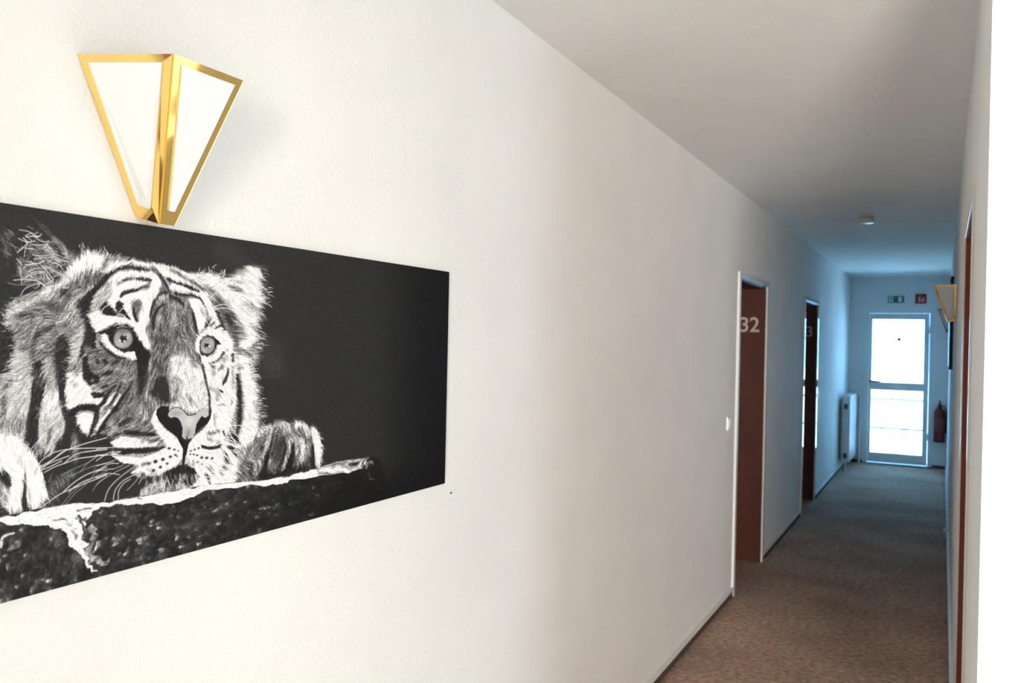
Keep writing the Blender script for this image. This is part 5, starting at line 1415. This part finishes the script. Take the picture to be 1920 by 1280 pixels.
# doorway with running figure on the one side, arrow and second doorway on the other
MB().prism([(-0.028, -0.034), (0.022, -0.034), (0.022, 0.034), (-0.028, 0.034)], (-0.620, yo, 2.1955), U, V_, 0.0012).build('pictogram_doorway', M['sign_white'], es)
run = MB()
run.prism([(0.000 + 0.007 * math.cos(a * math.pi / 6), 0.024 + 0.007 * math.sin(a * math.pi / 6)) for a in range(12)], (-0.620, yo - 0.0013, 2.1955), U, V_, 0.0008)
run.prism([(-0.010, 0.016), (0.004, 0.018), (0.010, 0.004), (0.018, 0.002), (0.017, -0.003), (0.006, -0.001), (0.003, -0.008), (0.012, -0.016), (0.009, -0.031), (0.003, -0.030), (0.005, -0.018), (-0.004, -0.011), (-0.010, -0.022), (-0.022, -0.024), (-0.021, -0.018), (-0.013, -0.016), (-0.008, -0.004), (-0.012, 0.006), (-0.019, 0.000), (-0.022, 0.004)], (-0.620, yo - 0.0013, 2.1955), U, V_, 0.0008)
run.build('pictogram_runner', M['sign_green'], es)
MB().prism([(-0.014, 0.008), (0.000, 0.008), (0.000, 0.018), (0.018, 0.0), (0.000, -0.018), (0.000, -0.008), (-0.014, -0.008)], (-0.574, yo, 2.1955), U, V_, 0.0012).build('pictogram_arrow', M['sign_green'], es)
MB().prism([(-0.022, -0.032), (0.020, -0.032), (0.020, 0.032), (-0.022, 0.032)], (-0.515, yo, 2.1955), U, V_, 0.0012).build('pictogram_doorway', M['sign_white'], es)

fs = tag(empty('fire_sign', (-0.27, YE, 2.204)), 'red square fire extinguisher sign with pale pictogram', 'sign')
MB().box(-0.337, -0.203, YE - 0.006, YE - 0.0005, 2.139, 2.269).build('sign_body', M['sign_red'], fs, bevel=0.001)
yo = YE - 0.0062
pg = MB()
pg.prism([(-0.030, -0.045), (-0.004, -0.045), (-0.004, 0.010), (-0.009, 0.020), (-0.025, 0.020), (-0.030, 0.010)], (-0.27, yo, 2.204), U, V_, 0.0012)
pg.prism([(-0.022, 0.021), (-0.012, 0.021), (-0.012, 0.030), (0.004, 0.038), (0.002, 0.043), (-0.022, 0.035)], (-0.27, yo, 2.204), U, V_, 0.0012)
pg.build('pictogram_extinguisher', mat('sign_pale', (0.62, 0.42, 0.38), 0.5), fs)
MB().prism([(0.010, -0.045), (0.036, -0.045), (0.044, -0.020), (0.036, 0.006), (0.038, 0.030), (0.022, 0.012), (0.018, -0.008), (0.010, 0.000), (0.004, -0.022)], (-0.27, yo, 2.204), U, V_, 0.0012).build('pictogram_flame', M['sign_red'] if False else bpy.data.materials['sign_pale'], fs)

# ------------------------------------------------------------------ fire extinguisher
fe = tag(empty('fire_extinguisher', (-0.022, YE - 0.075, 0.36)), 'dark red fire extinguisher hanging beside the exit door', 'extinguisher')
cx, cy = -0.022, YE - 0.078
MB().lathe([(0.048, 0.355), (0.060, 0.360), (0.064, 0.375), (0.064, 0.72), (0.060, 0.748), (0.046, 0.772), (0.024, 0.788), (0.020, 0.800)], (cx, cy, 0), 'Z', 36).build('cylinder', M['red'], fe, smooth=True)
MB().lathe([(0.066, 0.352), (0.067, 0.356), (0.067, 0.385), (0.0645, 0.388)], (cx, cy, 0), 'Z', 36).build('base_ring', M['black'], fe, smooth=True)
MB().lathe([(0.0648, 0.50), (0.0652, 0.502), (0.0652, 0.66), (0.0648, 0.662)], (cx, cy, 0), 'Z', 36).build('label_band', mat('extinguisher_label', (0.16, 0.02, 0.02), 0.4), fe, smooth=True)
MB().lathe([(0.018, 0.80), (0.022, 0.804), (0.022, 0.835), (0.012, 0.845)], (cx, cy, 0), 'Z', 20).build('valve', M['dark_metal'], fe, smooth=True)
MB().tube([(cx + 0.012, cy, 0.838), (cx + 0.0, cy, 0.862), (cx - 0.002, cy - 0.03, 0.880), (cx - 0.002, cy - 0.10, 0.886)], 0.009).build('lever', M['black'], fe, smooth=True)
MB().tube([(cx, cy, 0.832), (cx, cy - 0.05, 0.830), (cx, cy - 0.095, 0.842)], 0.008).build('carry_handle', M['black'], fe, smooth=True)
MB().tube([(cx + 0.02, cy - 0.005, 0.82), (cx + 0.055, cy - 0.02, 0.815), (cx + 0.074, cy - 0.03, 0.76), (cx + 0.073, cy - 0.035, 0.60), (cx + 0.070, cy - 0.038, 0.47)], [0.008, 0.008, 0.008, 0.009, 0.012]).build('hose', M['black'], fe, smooth=True)
MB().box(cx - 0.03, cx + 0.03, YE - 0.016, YE - 0.0005, 0.62, 0.80).build('wall_bracket', M['dark_metal'], fe)

# ------------------------------------------------------------------ radiator
ra = tag(empty('radiator', (XL + 0.085, 11.5, 0.0)), 'white panel radiator low on the tiger wall near the exit door', 'radiator')
ry0, ry1, rz0, rz1 = 11.0, 11.93, 0.12, 0.955
rx0, rx1 = XL + 0.036, XL + 0.130
pn = MB()
n_ = 28
prof = []
for k in range(n_ * 4 + 1):
    t_ = k / (n_ * 4)
    ph = (k % 4) / 4.0
    d_ = 0.004 * (1 if ph in (0.25, 0.5) else 0)
    prof.append((ry0 + 0.012 + (ry1 - ry0 - 0.024) * t_, d_))
outline = [(y, rx1 - 0.006 - d) for y, d in prof] + [(prof[-1][0], rx1 - 0.022), (prof[0][0], rx1 - 0.022)]
b0 = len(pn.v)
for z in (rz0, rz1 - 0.02):
    for y, x in outline:
        pn.v.append((x, y, z))
no = len(outline)
pn.f += [tuple(range(no)), tuple(range(no, 2 * no))]
for k in range(no):
    pn.f.append((k, (k + 1) % no, no + (k + 1) % no, no + k))
pn.build('front_panel', M['radiator'], ra)
MB().box(rx0, rx0 + 0.014, ry0 + 0.012, ry1 - 0.012, rz0, rz1 - 0.02).build('rear_panel', M['radiator'], ra)
cv_ = MB()
for k in range(40):
    y = ry0 + 0.03 + (ry1 - ry0 - 0.06) * k / 39
    cv_.box(rx0 + 0.016, rx1 - 0.024, y - 0.001, y + 0.001, rz0 + 0.04, rz1 - 0.04)
tag(cv_.build('convector_fins', M['radiator'], ra), kind='stuff')
for y in (ry0, ry1 - 0.010):
    MB().box(rx0, rx1, y, y + 0.010, rz0 + 0.005, rz1 - 0.004).build('side_cover', M['radiator'], ra, bevel=0.003)
tg = MB()
tg.box(rx0, rx1, ry0 + 0.010, ry1 - 0.010, rz1 - 0.018, rz1 - 0.014)
tg.build('top_grille', M['radiator'], ra)
for z in (0.205, 0.815):
    MB().box(rx0 + 0.022, rx0 + 0.066, ry0 - 0.0025, ry0 + 0.001, z - 0.032, z + 0.032).build('side_slot', M['grille'], ra)
for y in (ry0 + 0.14, ry1 - 0.14):
    MB().box(XL + 0.001, rx0 + 0.002, y - 0.02, y + 0.02, 0.20, 0.85).build('wall_bracket', M['radiator'], ra)
px_ = XL + 0.152
MB().tube([(rx1 - 0.03, ry1 - 0.03, rz1 - 0.06), (rx1 - 0.03, ry1 + 0.05, rz1 - 0.06), (px_ - 0.015, 12.035, rz1 - 0.05), (px_, 12.045, rz1 - 0.09), (px_, 12.05, 0.5), (px_, 12.05, 0.0)], 0.017).build('supply_pipe', M['radiator'], ra, smooth=True)
MB().lathe([(0.020, 0), (0.024, 0.01), (0.024, 0.055), (0.017, 0.07)], (rx1 - 0.045, ry1 + 0.035, rz1 - 0.03), 'X', 20).build('thermostat_valve', M['plastic'], ra, smooth=True)
MB().tube([(rx0 + 0.045, ry0 + 0.05, rz0), (rx0 + 0.045, ry0 + 0.05, 0.0)], 0.010).build('drain_pipe', M['radiator'], ra, smooth=True)

# ------------------------------------------------------------------ small fittings
sd = tag(empty('smoke_detector', (-0.51, 6.5, HC)), 'small round white smoke detector on the ceiling', 'smoke detector')
MB().lathe([(0.052, -0.012), (0.053, -0.010), (0.053, -0.0005)], (-0.51, 6.5, HC), 'Z', 36).build('mounting_base', M['cream'], sd, smooth=True)
MB().lathe([(0.020, -0.046), (0.046, -0.045), (0.055, -0.038), (0.056, -0.034), (0.050, -0.014), (0.049, -0.012)], (-0.51, 6.5, HC), 'Z', 36).build('housing', M['plastic'], sd, smooth=True)


def switch(name, y, z, label, sz=0.08):
    r_ = tag(empty(name, (XL, y, z)), label, 'switch')
    MB().box(XL + 0.0005, XL + 0.009, y - sz / 2, y + sz / 2, z - sz / 2, z + sz / 2).build('cover_plate', M['plastic'], r_, bevel=0.003)
    MB().prism([(-sz * .34, -sz * .34), (sz * .34, -sz * .34), (sz * .34, sz * .34), (-sz * .34, sz * .34)], (XL + 0.009, y, z), (0, 1, 0), (0, 0, 1), 0.004).build('rocker', M['plastic'], r_, bevel=0.001)


switch('light_switch', 4.985, 1.085, 'white light switch beside the door recess numbered 32')
switch('light_switch', 9.0, 1.07, 'small light switch on the far side of the second door recess', 0.075)
ds = tag(empty('door_stop', (XR, 7.05, 0.19)), 'small pale doorstop knob low on the edge-on wall', 'doorstop')
MB().lathe([(0.018, 0.0), (0.018, -0.004), (0.010, -0.006), (0.010, -0.022), (0.016, -0.026), (0.016, -0.036), (0.008, -0.040)], (XR - 0.0005, 7.05, 0.19), 'X', 20).build('knob', M['plastic'], ds, smooth=True)
nl = tag(MB().lathe([(0.0028, 0.0), (0.0028, 0.0025), (0.0015, 0.003)], (XL + 0.0003, 1.842, 1.155), 'X', 12).build('wall_plug', M['grille']), 'tiny dark wall plug just under the corner of the tiger picture', 'plug')
